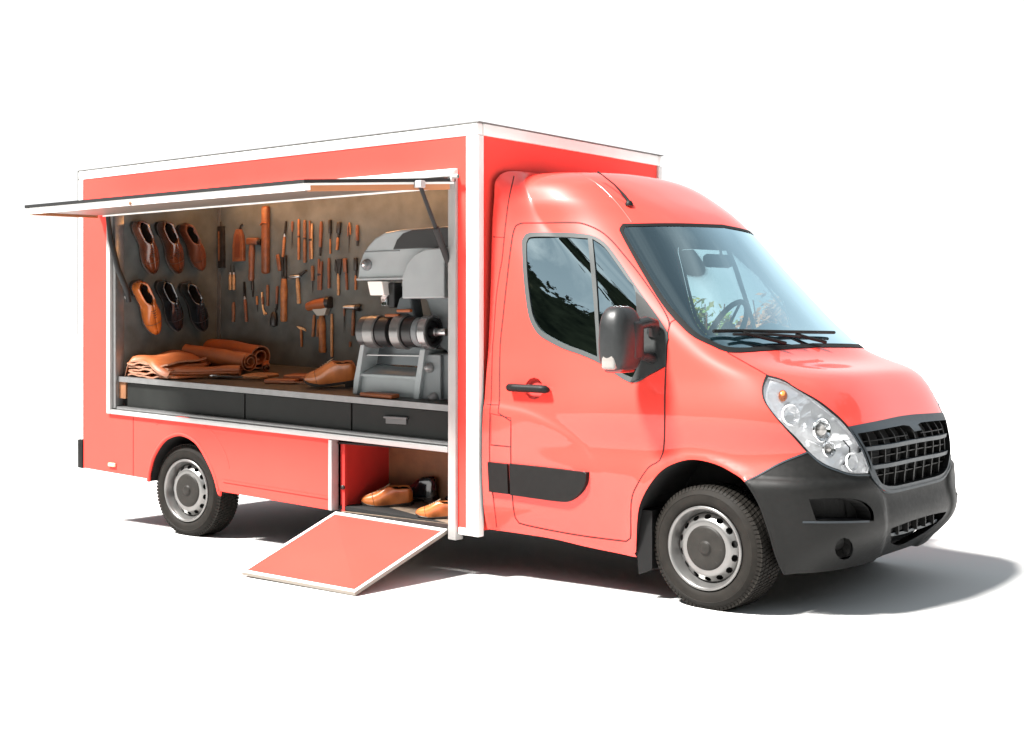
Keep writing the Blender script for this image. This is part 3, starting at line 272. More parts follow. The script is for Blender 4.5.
def rowi(v):
    R = ROWS; n = len(R); v = min(max(v, 0), n - 1); i = min(int(v), n - 2); t = v - i
    p1, p2 = R[i], R[i + 1]; p0 = R[i - 1] if i > 0 else 2 * p1 - p2; p3 = R[i + 2] if i + 2 < n else 2 * p2 - p1
    return .5 * ((2 * p1) + (-p0 + p2) * t + (2 * p0 - 5 * p1 + 4 * p2 - p3) * t * t + (-p0 + 3 * p1 - 3 * p2 + p3) * t ** 3)
def S0(a, v):
    xc, zc, w, zs, xt, n, wr = rowi(v)
    if a <= 1:
        th = a * math.pi / 2; c = max(math.cos(th), 0); s = math.sin(th)
        q = (c ** n + abs(s) ** n) ** (-1 / n); c *= q; s *= q
        return Vector((xt + (xc - xt) * c, w * s, zc + (zs - zc) * s * s))
    t = min(a - 1, 1)
    return Vector((xt + (XR - xt) * t, w + (wr - w) * (t * t * (3 - 2 * t)), zs))
def SN(a, v):
    e = .004; a0 = max(a - e, -.0); a1 = min(a + e, 2); v0 = max(v - e, 0); v1 = min(v + e, 12)
    n = (S0(a1, v) - S0(a0, v)).cross(S0(a, v1) - S0(a, v0))
    return n.normalized() if n.length > 1e-12 else Vector((0, 0, 1))
AK, VK = 1.3, .22
def sc2(L): return [(a * AK, v * VK) for a, v in L]
def surf(a, v, off=0, side=-1):
    p = S0(a, v); 
    if off: p = p + SN(a, v) * off
    return Vector((p.x, p.y * (1 if side > 0 else -1), p.z))
P2 = {k: sc2(L) for k, L in FEAT.items()}
def closed_poly(k): return P2[k]
arch_poly = P2['arch'] + [(.6845 * AK, -.5), (1.36 * AK, -.5)]
sill_poly = P2['sill'] + [(1.36 * AK, -.5), (2.1 * AK, -.5), (2.1 * AK, P2['sill'][0][1])]
bump_poly = P2['bumper'] + [(-.01, P2['bumper'][-1][1]), (-.01, -.5), (.9 * AK, -.5), (.9 * AK, 2.2 * VK)]
def relief(px, py, names_only=False):
    """extra depth of the pressed steel: wheel arch lip, shoulder and door crease"""
    d = np.zeros(px.shape)
    da = pdist(px, py, P2['arch'], False)
    d += .013 * np.exp(-(da / .05) ** 2)
    # door pressing below the curved crease
    dc = pdist(px, py, P2['crease'], False); cr = np.asarray(P2['crease'])
    ycr = np.interp(-px, -cr[:, 0][::1] if cr[0, 0] < cr[-1, 0] else -cr[:, 0], cr[:, 1])
    below = (ycr - py); fade = np.clip((px - cr[:, 0].min() + .04) / .15, 0, 1) * (py > .1)
    d += .011 * (1 / (1 + np.exp(-below / .012))) * fade * np.clip((py - .18) / .25, 0, 1)
    bs = np.asarray(P2['bstep']); xb = np.interp(py, bs[::-1, 1], bs[::-1, 0]) if bs[0, 1] > bs[-1, 1] else np.interp(py, bs[:, 1], bs[:, 0])
    inb = np.clip((bs[:, 1].max() - py) / .03, 0, 1)
    d += .016 / (1 + np.exp(-(px - xb) / .007)) * inb * np.clip((.95 * AK - px) / .3, 0, 1)
    return d
def build_cab_mesh():
    pts = []; edges = []
    def addl(L, closed):
        b = len(pts); pts.extend(Vector(p) for p in L); n = len(L)
        edges.extend((b + i, b + (i + 1) % n) for i in range(n if closed else n - 1))
    addl([(0, 0), (2 * AK, 0), (2 * AK, 12 * VK), (0, 12 * VK)], True)
    for k in ('arch', 'sill'): addl([p for p in P2[k] if p[1] >= 0], False)
    for k in ('door', 'winframe', 'glass1', 'glass2', 'ws', 'wsglass', 'headrim', 'headlens', 'hood', 'grille', 'gropen', 'intake', 'fog', 'lgrille', 'hcup', 'mirrorplate'): addl(P2[k], True)
    addl(P2['bumper'], False); addl([p for p in P2['bstep'] if p[1] > 0], False)
    for o_ in (-.024, -.012, 0, .012, .024): addl([(x, y + o_) for x, y in P2['crease']], False)
    E0 = np.array([tuple(p) for p in pts])
    gx, gy = np.meshgrid(np.linspace(0, 2 * AK, 96), np.linspace(0, 12 * VK, 100)); gx = gx.ravel(); gy = gy.ravel()
    d = np.full(gx.shape, 1e9)
    for k in range(0, len(E0), 400): d = np.minimum(d, np.hypot(gx[:, None] - E0[None, k:k + 400, 0], gy[:, None] - E0[None, k:k + 400, 1]).min(1))
    pts += [Vector((x, y)) for x, y, q in zip(gx, gy, d) if q > .010]
    V, E_, T_, *_ = delaunay_2d_cdt(pts, edges, [], 0, 1e-5)
    V = np.array([tuple(v) for v in V]); T_ = [tuple(t) for t in T_]
    return V, T_
CV, CT = build_cab_mesh()
cc = CV[np.array(CT)].mean(1); ccx, ccy = cc[:, 0], cc[:, 1]
reg = np.array(['body'] * len(CT), dtype=object)
def put(name, poly): reg[inpoly(ccx, ccy, poly)] = name
put('hood', P2['hood']); put('door', P2['door']); put('bumper', bump_poly)
put('ws_seal', P2['ws']); put('ws_glass', P2['wsglass']); put('winframe', P2['winframe']); put('side_glass', P2['glass1'])
put('mirrorplate', P2['mirrorplate']); put('quarter_glass', P2['glass2'])
put('grille', P2['grille']); put('hole', P2['gropen']); put('hole', P2['intake']); put('hole', P2['fog']); put('hole', P2['lgrille']); put('hole', P2['hcup'])
put('headrim', P2['headrim']); put('headlens', P2['headlens'])
mp = inpoly(ccx, ccy, P2['mirrorplate']) & ~inpoly(ccx, ccy, P2['headrim']); reg[mp] = 'mirrorplate'
put('cut', arch_poly); put('cut', sill_poly)
base = [S0(x / AK, y / VK) for x, y in CV]; nrmv = [SN(x / AK, y / VK) for x, y in CV]
rel = relief(CV[:, 0], CV[:, 1])
# normals of the relief surface by finite differences
def relnorm():
    e = .004; out = []
    rx = (relief(CV[:, 0] + e, CV[:, 1]) - relief(CV[:, 0] - e, CV[:, 1])) / (2 * e)
    ry = (relief(CV[:, 0], CV[:, 1] + e) - relief(CV[:, 0], CV[:, 1] - e)) / (2 * e)
    for i, (x, y) in enumerate(CV):
        n = nrmv[i]; g_ = Vector((0, 0, 0))
        if abs(rx[i]) + abs(ry[i]) > .002:
            a, v = x / AK, y / VK
            tx = (S0(min(a + .003, 2), v) - S0(max(a - .003, 0), v)); ty = (S0(a, min(v + .01, 12)) - S0(a, max(v - .01, 0)))
            hx = (min(a + .003, 2) - max(a - .003, 0)) * AK; hy = (min(v + .01, 12) - max(v - .01, 0)) * VK
            tx /= hx; ty /= hy
            if tx.length > 1e-4 and ty.length > 1e-4:
                tx = tx + n * rx[i]; ty = ty + n * ry[i]; m_ = tx.cross(ty)
                if m_.length > 1e-9: n = m_.normalized()
        out.append(n)
    return out
nrel = relnorm()
def skin(names, name, m, off=0, parent=None, sides=(-1, 1), use_rel=True, flip=False, maxx=None):
    names = {names} if isinstance(names, str) else set(names)
    idx = [i for i in range(len(CT)) if reg[i] in names]
    vs = []; fs = []; ns = []
    for sd_ in sides:
        mp_ = {}
        for i in idx:
            t = []
            for k in CT[i]:
                if k not in mp_:
                    mp_[k] = len(vs); p = base[k] + nrmv[k] * (off + (rel[k] if use_rel else 0)); n = nrel[k] if use_rel else nrmv[k]
                    vs.append((p.x + 2, p.y * (1 if sd_ > 0 else -1), p.z - GZ)); ns.append((n.x, n.y * (1 if sd_ > 0 else -1), n.z))
                t.append(mp_[k])
            fs.append(tuple(t) if (sd_ > 0) != flip else tuple(t[::-1]))
    me = bpy.data.meshes.new(name); me.from_pydata(vs, [], fs); me.materials.append(m)
    me.polygons.foreach_set('use_smooth', [True] * len(fs))
    if not flip: me.normals_split_custom_set_from_vertices([Vector(n) for n in ns])
    me.update(); o = bpy.data.objects.new(name, me); col.objects.link(o); o.parent = parent or truck
    return o
def line3(key, off=0, side=-1, ext=0): return [surf(a, v, off, side) for a, v in FEAT[key]]
def ribbon(L, width, off, side, mb, closed=False):
    """thin strip lying on the skin; L = list of (a, v)"""
    rl = relief(np.array([q[0] * AK for q in L]), np.array([q[1] * VK for q in L]))
    P = [surf(a, v, off + float(d_), side) for (a, v), d_ in zip(L, rl)]; N_ = [SN(a, v) for a, v in L]
    n = len(P); vs = []; fs = []
    for i in range(n):
        if closed: t = P[(i + 1) % n] - P[i - 1]
        else: t = P[min(i + 1, n - 1)] - P[max(i - 1, 0)]
        nn = Vector((N_[i].x, N_[i].y * (1 if side > 0 else -1), N_[i].z)); b = nn.cross(t)
        b = b.normalized() * (width / 2) if b.length > 1e-9 else Vector((0, 0, width / 2)); vs += [P[i] + b, P[i] - b]
    for i in range(n if closed else n - 1): j = (i + 1) % n; fs.append((2 * i, 2 * j, 2 * j + 1, 2 * i + 1))
    mb.add(vs, fs)
def pocket(key, depth, side, mb, cap=True, direction=None, start=0, shrink=1.0):
    """walls going inwards from an outline on the skin, with a back"""
    L = FEAT[key]; P = [surf(a, v, start, side) for a, v in L]
    Nn = []
    for a, v in L:
        n_ = SN(a, v); Nn.append(Vector((n_.x, n_.y * (1 if side > 0 else -1), n_.z)))
    av = sum(Nn, Vector()) / len(Nn); av.normalize()
    if direction is not None: av = Vector(direction)
    c = sum(P, Vector()) / len(P)
    B = [c + (p - c) * shrink - av * depth for p in P]; n = len(P)
    mb.add(P + B, [(i, (i + 1) % n, n + (i + 1) % n, n + i) for i in range(n) if not (L[i][0] < .003 and L[(i + 1) % n][0] < .003)])
    if cap:
        V, E_, T_, *_ = delaunay_2d_cdt([Vector(p) for p in P2[key]], [(i, (i + 1) % n) for i in range(n)], [], 1, 1e-6)
        if len(V) == n: mb.add(B, [tuple(t) for t in T_])
        else: mb.add(B + [sum(B, Vector()) / n], [(i, (i + 1) % n, n) for i in range(n)])
SD = (-1, 1)
body = skin('body', 'cab_body', paint)
reg_keep = reg.copy(); reg[(reg == 'body') & (ccy > 4.7 * VK)] = 'bodyhi'
skin('bodyhi', 'cab_lining', dark, off=-.03, flip=True, parent=body); reg = reg_keep
hood = skin('hood', 'hood', paint)
for sd_ in SD:
    mbs = MB(); ribbon(FEAT['hood'][:28], .007, .002, sd_, mbs); part(mbs, 'hood_seam', seamm, hood)
for sd_ in SD:
    d_ = skin('door', 'cab_door', paint, sides=(sd_,))
    reg_keep = reg.copy(); reg[(reg == 'door') & (ccy > 4.7 * VK)] = 'doorhi'
    skin('doorhi', 'door_lining', dark, off=-.03, parent=d_, sides=(sd_,), flip=True); reg = reg_keep
    q = MB(); ribbon(FEAT['door'], .0075, .0012, sd_, q, True); part(q, 'door_seam', seamm, d_)
    skin(('winframe',), 'window_seal', mat('seal_grey', (.05, .055, .055), .6, spec=.3), off=.003, parent=d_, sides=(sd_,))
    q = MB(); pocket('glass1', .012, sd_, q, cap=False, start=.003); pocket('glass2', .012, sd_, q, cap=False, start=.003); part(q, 'window_rubber', rubber, d_)
    skin('side_glass', 'side_window', sideg if sd_ < 0 else sideg2, off=-.007, parent=d_, sides=(sd_,))
    skin('quarter_glass', 'quarter_window', sideg if sd_ < 0 else sideg2, off=-.007, parent=d_, sides=(sd_,))
    skin('mirrorplate', 'mirror_mount', mat('mount_plastic', (.026, .028, .028), .6, spec=.2, noise=(25, .15)), off=.008, parent=d_, sides=(sd_,))
    # handle
    q = MB(); H = [surf(a, v, .035, sd_) for a, v in FEAT['handle']]
    H = [surf(*FEAT['handle'][0], .012, sd_)] + H + [surf(*FEAT['handle'][-1], .012, sd_)]
    q.tube(H, [.014] + [.0215] * (len(H) - 2) + [.014], 12); part(q, 'door_handle', plastic, d_)
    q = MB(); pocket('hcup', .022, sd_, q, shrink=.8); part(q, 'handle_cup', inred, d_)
    # black side moulding
    for key in ('mould2',):
        q = MB(); pocket(key, -.022, sd_, q, start=.006, shrink=.975); part(q, 'side_moulding', plastic, d_, auto=40)
for sd_ in SD:
    q = MB(); pocket('mould1', -.022, sd_, q, start=.006, shrink=.975); part(q, 'side_moulding', plastic, auto=40)
    for k, w_ in (('roofseam', .006), ('pseam', .004), ('rseam', .004), ('fenderline', .006), ('flap', .004), ('flap2', .003)):
        q = MB(); ribbon(FEAT[k], w_, .0012, sd_, q, k == 'flap'); part(q, 'body_seam', seamm, body)
    q = MB(); rb = FEAT['rib']; q.tube([surf(a, v, -.0062, sd_) for a, v in rb], .0085, 8); part(q, 'roof_rib', paint)
# windscreen
wso = skin('ws_glass', 'windscreen', winds, off=.001)
skin('ws_seal', 'windscreen_seal', rubber, off=.004, parent=wso)
# black screen-print band round the glass, and the cowl below it
q = MB()
for sd_ in SD: ribbon(FEAT['wsglass'], .035, -.006, sd_, q)
part(q, 'ceramic_band', blackvoid, wso)
# bumper
bump = skin('bumper', 'front_bumper', plastic)
for sd_ in SD:
    q = MB(); pocket('intake', .09, sd_, q, shrink=.92); part(q, 'air_intake', blackvoid, bump)
    q = MB(); ribbon(FEAT['ledge'][:13], .010, .002, sd_, q); part(q, 'intake_lip', greyplastic, bump)
    q = MB(); pocket('fog', .035, sd_, q, shrink=.75); part(q, 'fog_lamp_recess', plastic, bump)
q = MB()
for sd_ in SD:
    L_ = FEAT['bumper']; ribbon(L_, .008, .003, sd_, q)
part(q, 'bumper_edge', greyplastic, bump)
# grille
gr = skin('grille', 'grille', greyplastic, off=.006)
q = MB()
for sd_ in SD: pocket('gropen', .05, sd_, q, cap=False, start=.006, direction=(1, 0, .1)); pocket('lgrille', .06, sd_, q, cap=False, direction=(1, 0, .1))
part(q, 'grille_duct', plastic, gr)
def sweep_bar(key, h, dp, off, name, parent, m):
    q = MB()
    L_ = FEAT[key]
    full_ = [surf(a, v, off, -1) for a, v in L_]
    if key != 'th1':
        full_ += [surf(a, v, off, 1) for a, v in L_[::-1] if a > .002]
    vs = []; n = len(full_)
    for p in full_: vs += [(p.x, p.y, p.z + h / 2), (p.x - .004, p.y, p.z - h / 2), (p.x - dp, p.y, p.z - h / 2), (p.x - dp, p.y, p.z + h / 2)]
    fs = [(4 * i + k, 4 * i + (k + 1) % 4, 4 * i + 4 + (k + 1) % 4, 4 * i + 4 + k) for i in range(n - 1) for k in range(4)]
    q.add(vs, fs); return part(q, name, m, parent)
sweep_bar('sl1', .020, .03, -.004, 'grille_slat', gr, greyplastic)
sweep_bar('sl2', .020, .03, -.004, 'grille_slat', gr, greyplastic)
for k in ('th2', 'th3'): sweep_bar(k, .006, .02, -.02, 'grille_slat', gr, plastic)
q = MB()
for sd_ in SD:
    for k in ('th1',):
        P = [surf(a, v, -.02, sd_) for a, v in FEAT[k]]; q.tube(P, .0035, 6)
part(q, 'grille_slat', plastic, gr)
def front_x(y, z):
    """x of the nose at a given y and z"""
    lo_, hi_ = 0.0, 5.0
    for _ in range(30):
        v = (lo_ + hi_) / 2; r_ = rowi(v)
        if r_[1] < z: lo_ = v
        else: hi_ = v
    r_ = rowi(v); c_ = max(0, 1 - min(abs(y) / r_[2], 1) ** r_[5]) ** (1 / r_[5]); return r_[4] + (r_[0] - r_[4]) * c_
q = MB(); ny, nz = 24, 12; vs = []
for i in range(nz + 1):
    for j in range(ny + 1): z = .285 + (.985 - .285) * i / nz; y = -.66 + 1.32 * j / ny; vs.append((front_x(y, z) - (.085 if z < .93 else .055), y, z))
q.add(vs, [(i * (ny + 1) + j, i * (ny + 1) + j + 1, (i + 1) * (ny + 1) + j + 1, (i + 1) * (ny + 1) + j) for i in range(nz) for j in range(ny)])
part(q, 'radiator', blackvoid, gr)
gopen = np.array([tuple(surf(a, v))[1:] for a, v in FEAT['gropen']])
for k in range(-4, 5):
    y = .135 * k
    # vertical extent of the opening at this y
    ys = -np.abs(gopen[:, 0]); zsel = []
    for i in range(len(gopen)):
        j = (i + 1) % len(gopen); a0, a1 = ys[i], ys[j]
        if (a0 - -abs(y)) * (a1 - -abs(y)) <= 0 and a0 != a1: t = (-abs(y) - a0) / (a1 - a0); zsel.append(gopen[i, 1] + t * (gopen[j, 1] - gopen[i, 1]))
    if y == 0: zsel = [gopen[0, 1], gopen[-1, 1]]
    if len(zsel) < 2: continue
    q = MB(); z0, z1 = min(zsel), max(zsel); n = 8; vs = []; w_ = .006 if k else .009
    for i in range(n + 1):
        z = z0 + (z1 - z0) * i / n; x = front_x(y, z) - .018; vs += [(x, y - w_, z), (x, y + w_, z), (x - .03, y + w_, z), (x - .03, y - w_, z)]
    q.add(vs, [(4 * i + a, 4 * i + (a + 1) % 4, 4 * i + 4 + (a + 1) % 4, 4 * i + 4 + a) for i in range(n) for a in range(4)])
    part(q, 'grille_bar', plastic, gr)
sweep_bar('lsl', .016, .03, -.01, 'grille_slat', gr, greyplastic)
for k in range(-2, 3):
    q = MB(); q.box((front_x(.13 * k, .45) - .04, .13 * k, .455), (.03, .01, .12)); part(q, 'grille_bar', plastic, gr)
q = MB()
for sd_ in SD:
    L_ = FEAT['grille'][:]; ribbon(L_[len(L_) // 3:], .012, .010, sd_, q)
part(q, 'grille_rim', greyplastic, gr)
# headlights
for sd_ in SD:
    hl = skin('headlens', 'headlight', clearg, off=.003, sides=(sd_,), use_rel=False)
    skin('headrim', 'headlight_rim', rubber, off=.002, sides=(sd_,), parent=hl)
    q = MB(); pocket('headlens', .014, sd_, q, start=0, shrink=.98); part(q, 'headlight_housing', lampw, hl)
    def bowl(key, r, depth, m, name, ball=True, sy=1):
        a, v = FEAT[key][0]; p = surf(a, v, -.006, sd_); n_ = SN(a, v); n_ = Vector((n_.x, n_.y * sd_, n_.z)); n_ = (n_ + Vector((.8, 0, 0))).normalized()
        M_ = n_.to_track_quat('Z', 'Y').to_matrix()
        q = MB(); q.lathe([(.002, -.03), (r * .5, -.024), (r * .85, -.008), (r, .008), (r * 1.12, .01), (r * 1.12, 0)], p, 'z', 28, M_=M_); part(q, name, m, hl)
        if ball:
            q = MB(); q.lathe([(r * .62 * math.cos(t), r * .62 * math.sin(t) - .01) for t in np.linspace(0, math.pi / 2 - .01, 7)], p, 'z', 24, M_=M_)
            part(q, 'projector_lens', mat('projector_glass', (.25, .24, .23), .05, metal=.3, coat=1), hl)
    bowl('_h2', .052, .012, chrome, 'reflector_bowl'); bowl('_h1', .046, .014, lampw, 'reflector_bowl', False); bowl('_h3', .036, .02, chrome, 'reflector_bowl')
    bowl('_hc', .04, .03, lampw, 'reflector_bowl', False)
    a, v = FEAT['_ha'][0]; p = surf(a, v, -.02, sd_); q = MB(); q.lathe([(.0285 * math.cos(t), .02 * math.sin(t)) for t in np.linspace(-1.5, 1.5, 9)], p, 'x', 18); part(q, 'indicator_bulb', amber, hl)
    q = MB(); q.tube([surf(.44, 3.35, -.006, sd_), surf(.425, 3.1, -.006, sd_), surf(.43, 2.85, -.006, sd_), surf(.455, 2.68, -.006, sd_)], .003, 6); part(q, 'lamp_divider', rubber, hl)
    # ribs inside the lamp
    q = MB()
    for k_ in range(4):
        aa = .60 - .03 * k_; q.tube([surf(aa - .05, 3.35 - .12 * k_, -.03, sd_), surf(aa, 3.55 - .12 * k_, -.03, sd_)], .004, 6)
    part(q, 'lamp_rib', chrome, hl)
# wheel housings (side walls of the arch, black)
for sd_ in SD:
    L_ = FEAT['arch']; P = [surf(a, v, .0, sd_) for a, v in L_]; B = [Vector((p.x, .55 * sd_, p.z + .02)) for p in P]; n = len(P); q = MB()
    q.add(P + B, [(i, i + 1, n + i + 1, n + i) for i in range(n - 1)])
    q.add(B + [Vector((0, .55 * sd_, .25))], [(i, i + 1, n) for i in range(n - 1)])
    part(q, 'wheel_housing', blackvoid)
    ib = min(range(len(L_)), key=lambda i: abs(L_[i][0] - FEAT['bumper'][0][0]) + abs(L_[i][1] - FEAT['bumper'][0][1]) * .3)
    q = MB(); ribbon(L_[:ib + 1], .010, .001, sd_, q); part(q, 'arch_lip', paint, body)
    q = MB(); ribbon(L_[ib:], .010, .001, sd_, q); part(q, 'arch_lip', plastic, bump)
    # mud flap behind the front wheel
    q = MB(); q.prism([(-.375, .17), (-.30, .205), (-.30, .5), (-.40, .5)], 'y', .62 * sd_, .975 * sd_); part(q, 'mud_flap', rubber)
# sill lower lip below the doors, floor of the cab, rear wall of the cab
q = MB(); q.box2((-1.285, -.93, .30), (-.42, .93, .33)); q.box2((-.45, -.54, .30), (.45, .54, .36)); q.box2((-.40, -.52, .25), (.52, .52, .262)); part(q, 'cab_floor', blackvoid)
for sd_ in SD:
    q = MB(); L_ = FEAT['sill']; P = [surf(a, v, -.002, sd_) for a, v in L_]; B = [p + Vector((0, -.05 * sd_, 0)) for p in P]; n = len(P)
    q.add(P + B, [(i, i + 1, n + i + 1, n + i) for i in range(n - 1)]); part(q, 'sill', paint)
q = MB()
ring_ = [surf(2, v, -.004, -1) for v in np.linspace(.4, 12, 40)] + [surf(2, v, -.004, 1) for v in np.linspace(12, .4, 40)]
q.add(ring_ + [Vector((XR, 0, 1.2))], [(i, (i + 1) % 80, 80) for i in range(80)]); part(q, 'cab_rear_wall', dark)
# interior
q = MB(); vs = []; nA = 24
for a in np.linspace(-.86, .86, nA + 1):
    s_ = -1 if a < 0 else 1; b0 = S0(abs(a), 6.02); b0 = Vector((b0.x - .045, b0.y * s_ * .955, b0.z))
    y = b0.y; bump_ = .07 * math.exp(-((y - .42) / .24) ** 2)
    vs += [b0 + Vector((0, 0, -.05)), b0 + Vector((0, 0, .02)), Vector((b0.x - .16, y * .99, 1.36 + bump_ * .4)), Vector((min(b0.x - .28, -.28), y * .98, 1.385 + bump_)), Vector((min(b0.x - .38, -.42), y * .97, 1.35 + bump_ * .6)), Vector((min(b0.x - .42, -.46), y * .96, 1.0)), Vector((-.66, y * .85, .62))]
q.add(vs, [(7 * i + k, 7 * i + k + 1, 7 * i + 8 + k, 7 * i + 7 + k) for i in range(nA) for k in range(6)], True)
dash = part(q, 'dashboard', dashm)
q = MB(); Rw = .20; cw = Vector((-.56, .42, 1.40)); Mw = Matrix.Rotation(math.radians(-62), 3, 'Y')
q.lathe([(Rw + .016 * math.cos(t), .016 * math.sin(t)) for t in np.linspace(0, 2 * math.pi, 11)[:-1]], cw, 'z', 40, closed=True, M_=Mw)
q.lathe([(.001, .02), (.06, .015), (.065, -.02), (.001, -.03)], cw, 'z', 20, M_=Mw)
for an in (0, 2.2, 4.1): q.tube([cw, cw + Mw @ Vector((Rw * math.cos(an), Rw * math.sin(an), 0))], .014, 8, flat=.5)
q.tube([cw, cw + Mw @ Vector((0, 0, -.25))], .03, 10); part(q, 'steering_wheel', plastic)
seat = MB(); seat.box((0, 0, .12), (.48, .48, .16), .06, seg=3); st0 = None
for y in (-.45, .42):
    st = MB().box((-.82, y, .86), (.5, .5, .18), .07, seg=3); so_ = part(st, 'seat', seatm, auto=50)
    st = MB().box((-1.09, y, 1.22), (.16, .48, .66), .07, Matrix.Rotation(math.radians(-12), 3, 'Y'), 3); part(st, 'backrest', seatm, so_, auto=50)
    st = MB().box((-1.17, y, 1.66), (.10, .26, .18), .05, None, 3); part(st, 'headrest', seatm, so_, auto=50)
q = MB(); q.box((-.40, -.02, 1.80), (.05, .23, .075), .022, Matrix.Rotation(math.radians(-12), 3, 'Z')); q.tube([(-.38, -.02, 1.83), (-.40, -.02, 1.95)], .008, 8); part(q, 'rear_view_mirror', plastic, auto=40)
# wipers
for L_, r_ in (([(-.05, -.879, 1.391), (.02, -.72, 1.392), (.073, -.346, 1.386), (.079, .35, 1.379)], .009), ([(.034, -.714, 1.381), (.091, -.569, 1.352), (.130, -.428, 1.328)], .009), ([(.075, -.157, 1.372), (.102, -.038, 1.349), (.130, .099, 1.328)], .009), ([(.02, -.80, 1.375), (.09, -.5, 1.372), (.11, -.2, 1.36)], .007)):
    q = MB(); q.tube([(x + .035, y, z + .02) for x, y, z in L_], r_, 8); part(q, 'wiper', mat('wiper_black', (.006, .006, .006), .6, spec=.15), auto=50)
# antenna
ab = surf(*FEAT['antenna'][0], 0, -1)
q = MB(); q.lathe([(.022, -.005), (.022, .008), (.014, .022), (.001, .028)], ab, 'z', 16); q.tube([ab + Vector((0, 0, .015)), ab + Vector((-.025, 0, .05)), ab + Vector((-.085, -.005, .115)), ab + Vector((-.165, -.01, .178)), ab + Vector((-.185, -.01, .19))], [.010, .008, .0045, .0035, .0055], 8)
part(q, 'antenna', plastic)
# side mirrors
for sd_ in SD:
    c0 = Vector((-.36, 1.20 * sd_, 1.372)); q = MB(); vs = []; nu, nv = 28, 18
    def sel(u, v, e1, e2):
        f = lambda w, e: math.copysign(abs(w) ** e, w)
        return f(math.cos(v), e1) * f(math.cos(u), e2), f(math.cos(v), e1) * f(math.sin(u), e2), f(math.sin(v), e1)
    for i in range(nv + 1):
        for j in range(nu):
            x, y, z = sel(2 * math.pi * j / nu, -math.pi / 2 + math.pi * i / nv, .55, .6)
            k_ = 1 - .16 * max(z, 0) ** 2
            vs.append(c0 + Vector((x * .085 * k_ * (1 if x > 0 else .8), y * .130 * k_ * 1.0, z * .165)))
    q.add(vs, [(i * nu + j, i * nu + (j + 1) % nu, (i + 1) * nu + (j + 1) % nu, (i + 1) * nu + j) for i in range(nv) for j in range(nu)], True)
    mh = part(q, 'side_mirror', mat('mirror_plastic', (.016, .0175, .018), .40, spec=.35, noise=(30, .12)))
    q = MB(); q.tube([(c0.x + .05, (1.13) * sd_, 1.44), (c0.x + .07, 1.06 * sd_, 1.455), (c0.x + .08, 1.00 * sd_, 1.45), (-.30, .955 * sd_, 1.40)], [.036, .034, .03, .036], 12, flat=.9)
    q.tube([(c0.x + .04, 1.13 * sd_, 1.285), (c0.x + .06, 1.05 * sd_, 1.285), (-.29, .985 * sd_, 1.27)], [.024, .022, .028], 12)
    q.box((c0.x + .062, 1.15 * sd_, 1.365), (.05, .115, .20), .024, None, 3)
    part(q, 'mirror_arm', mat('mirror_plastic', (.065, .068, .068), .42), mh, auto=60)
    q = MB(); q.box((c0.x + .005, 1.205 * sd_, 1.222), (.10, .15, .034), .016, None, 3); part(q, 'mirror_base', redlens, mh, auto=60)
    q = MB(); q.box((c0.x + .005, 1.305 * sd_, 1.262), (.075, .04, .08), .014, None, 3); part(q, 'turn_signal', mat('signal_clear', (.22, .205, .19), .2, coat=.6), mh, auto=60)
    q = MB(); q.box((c0.x - .062, 1.19 * sd_, 1.375), (.006, .13, .19), .002); part(q, 'mirror_glass', chrome, mh)
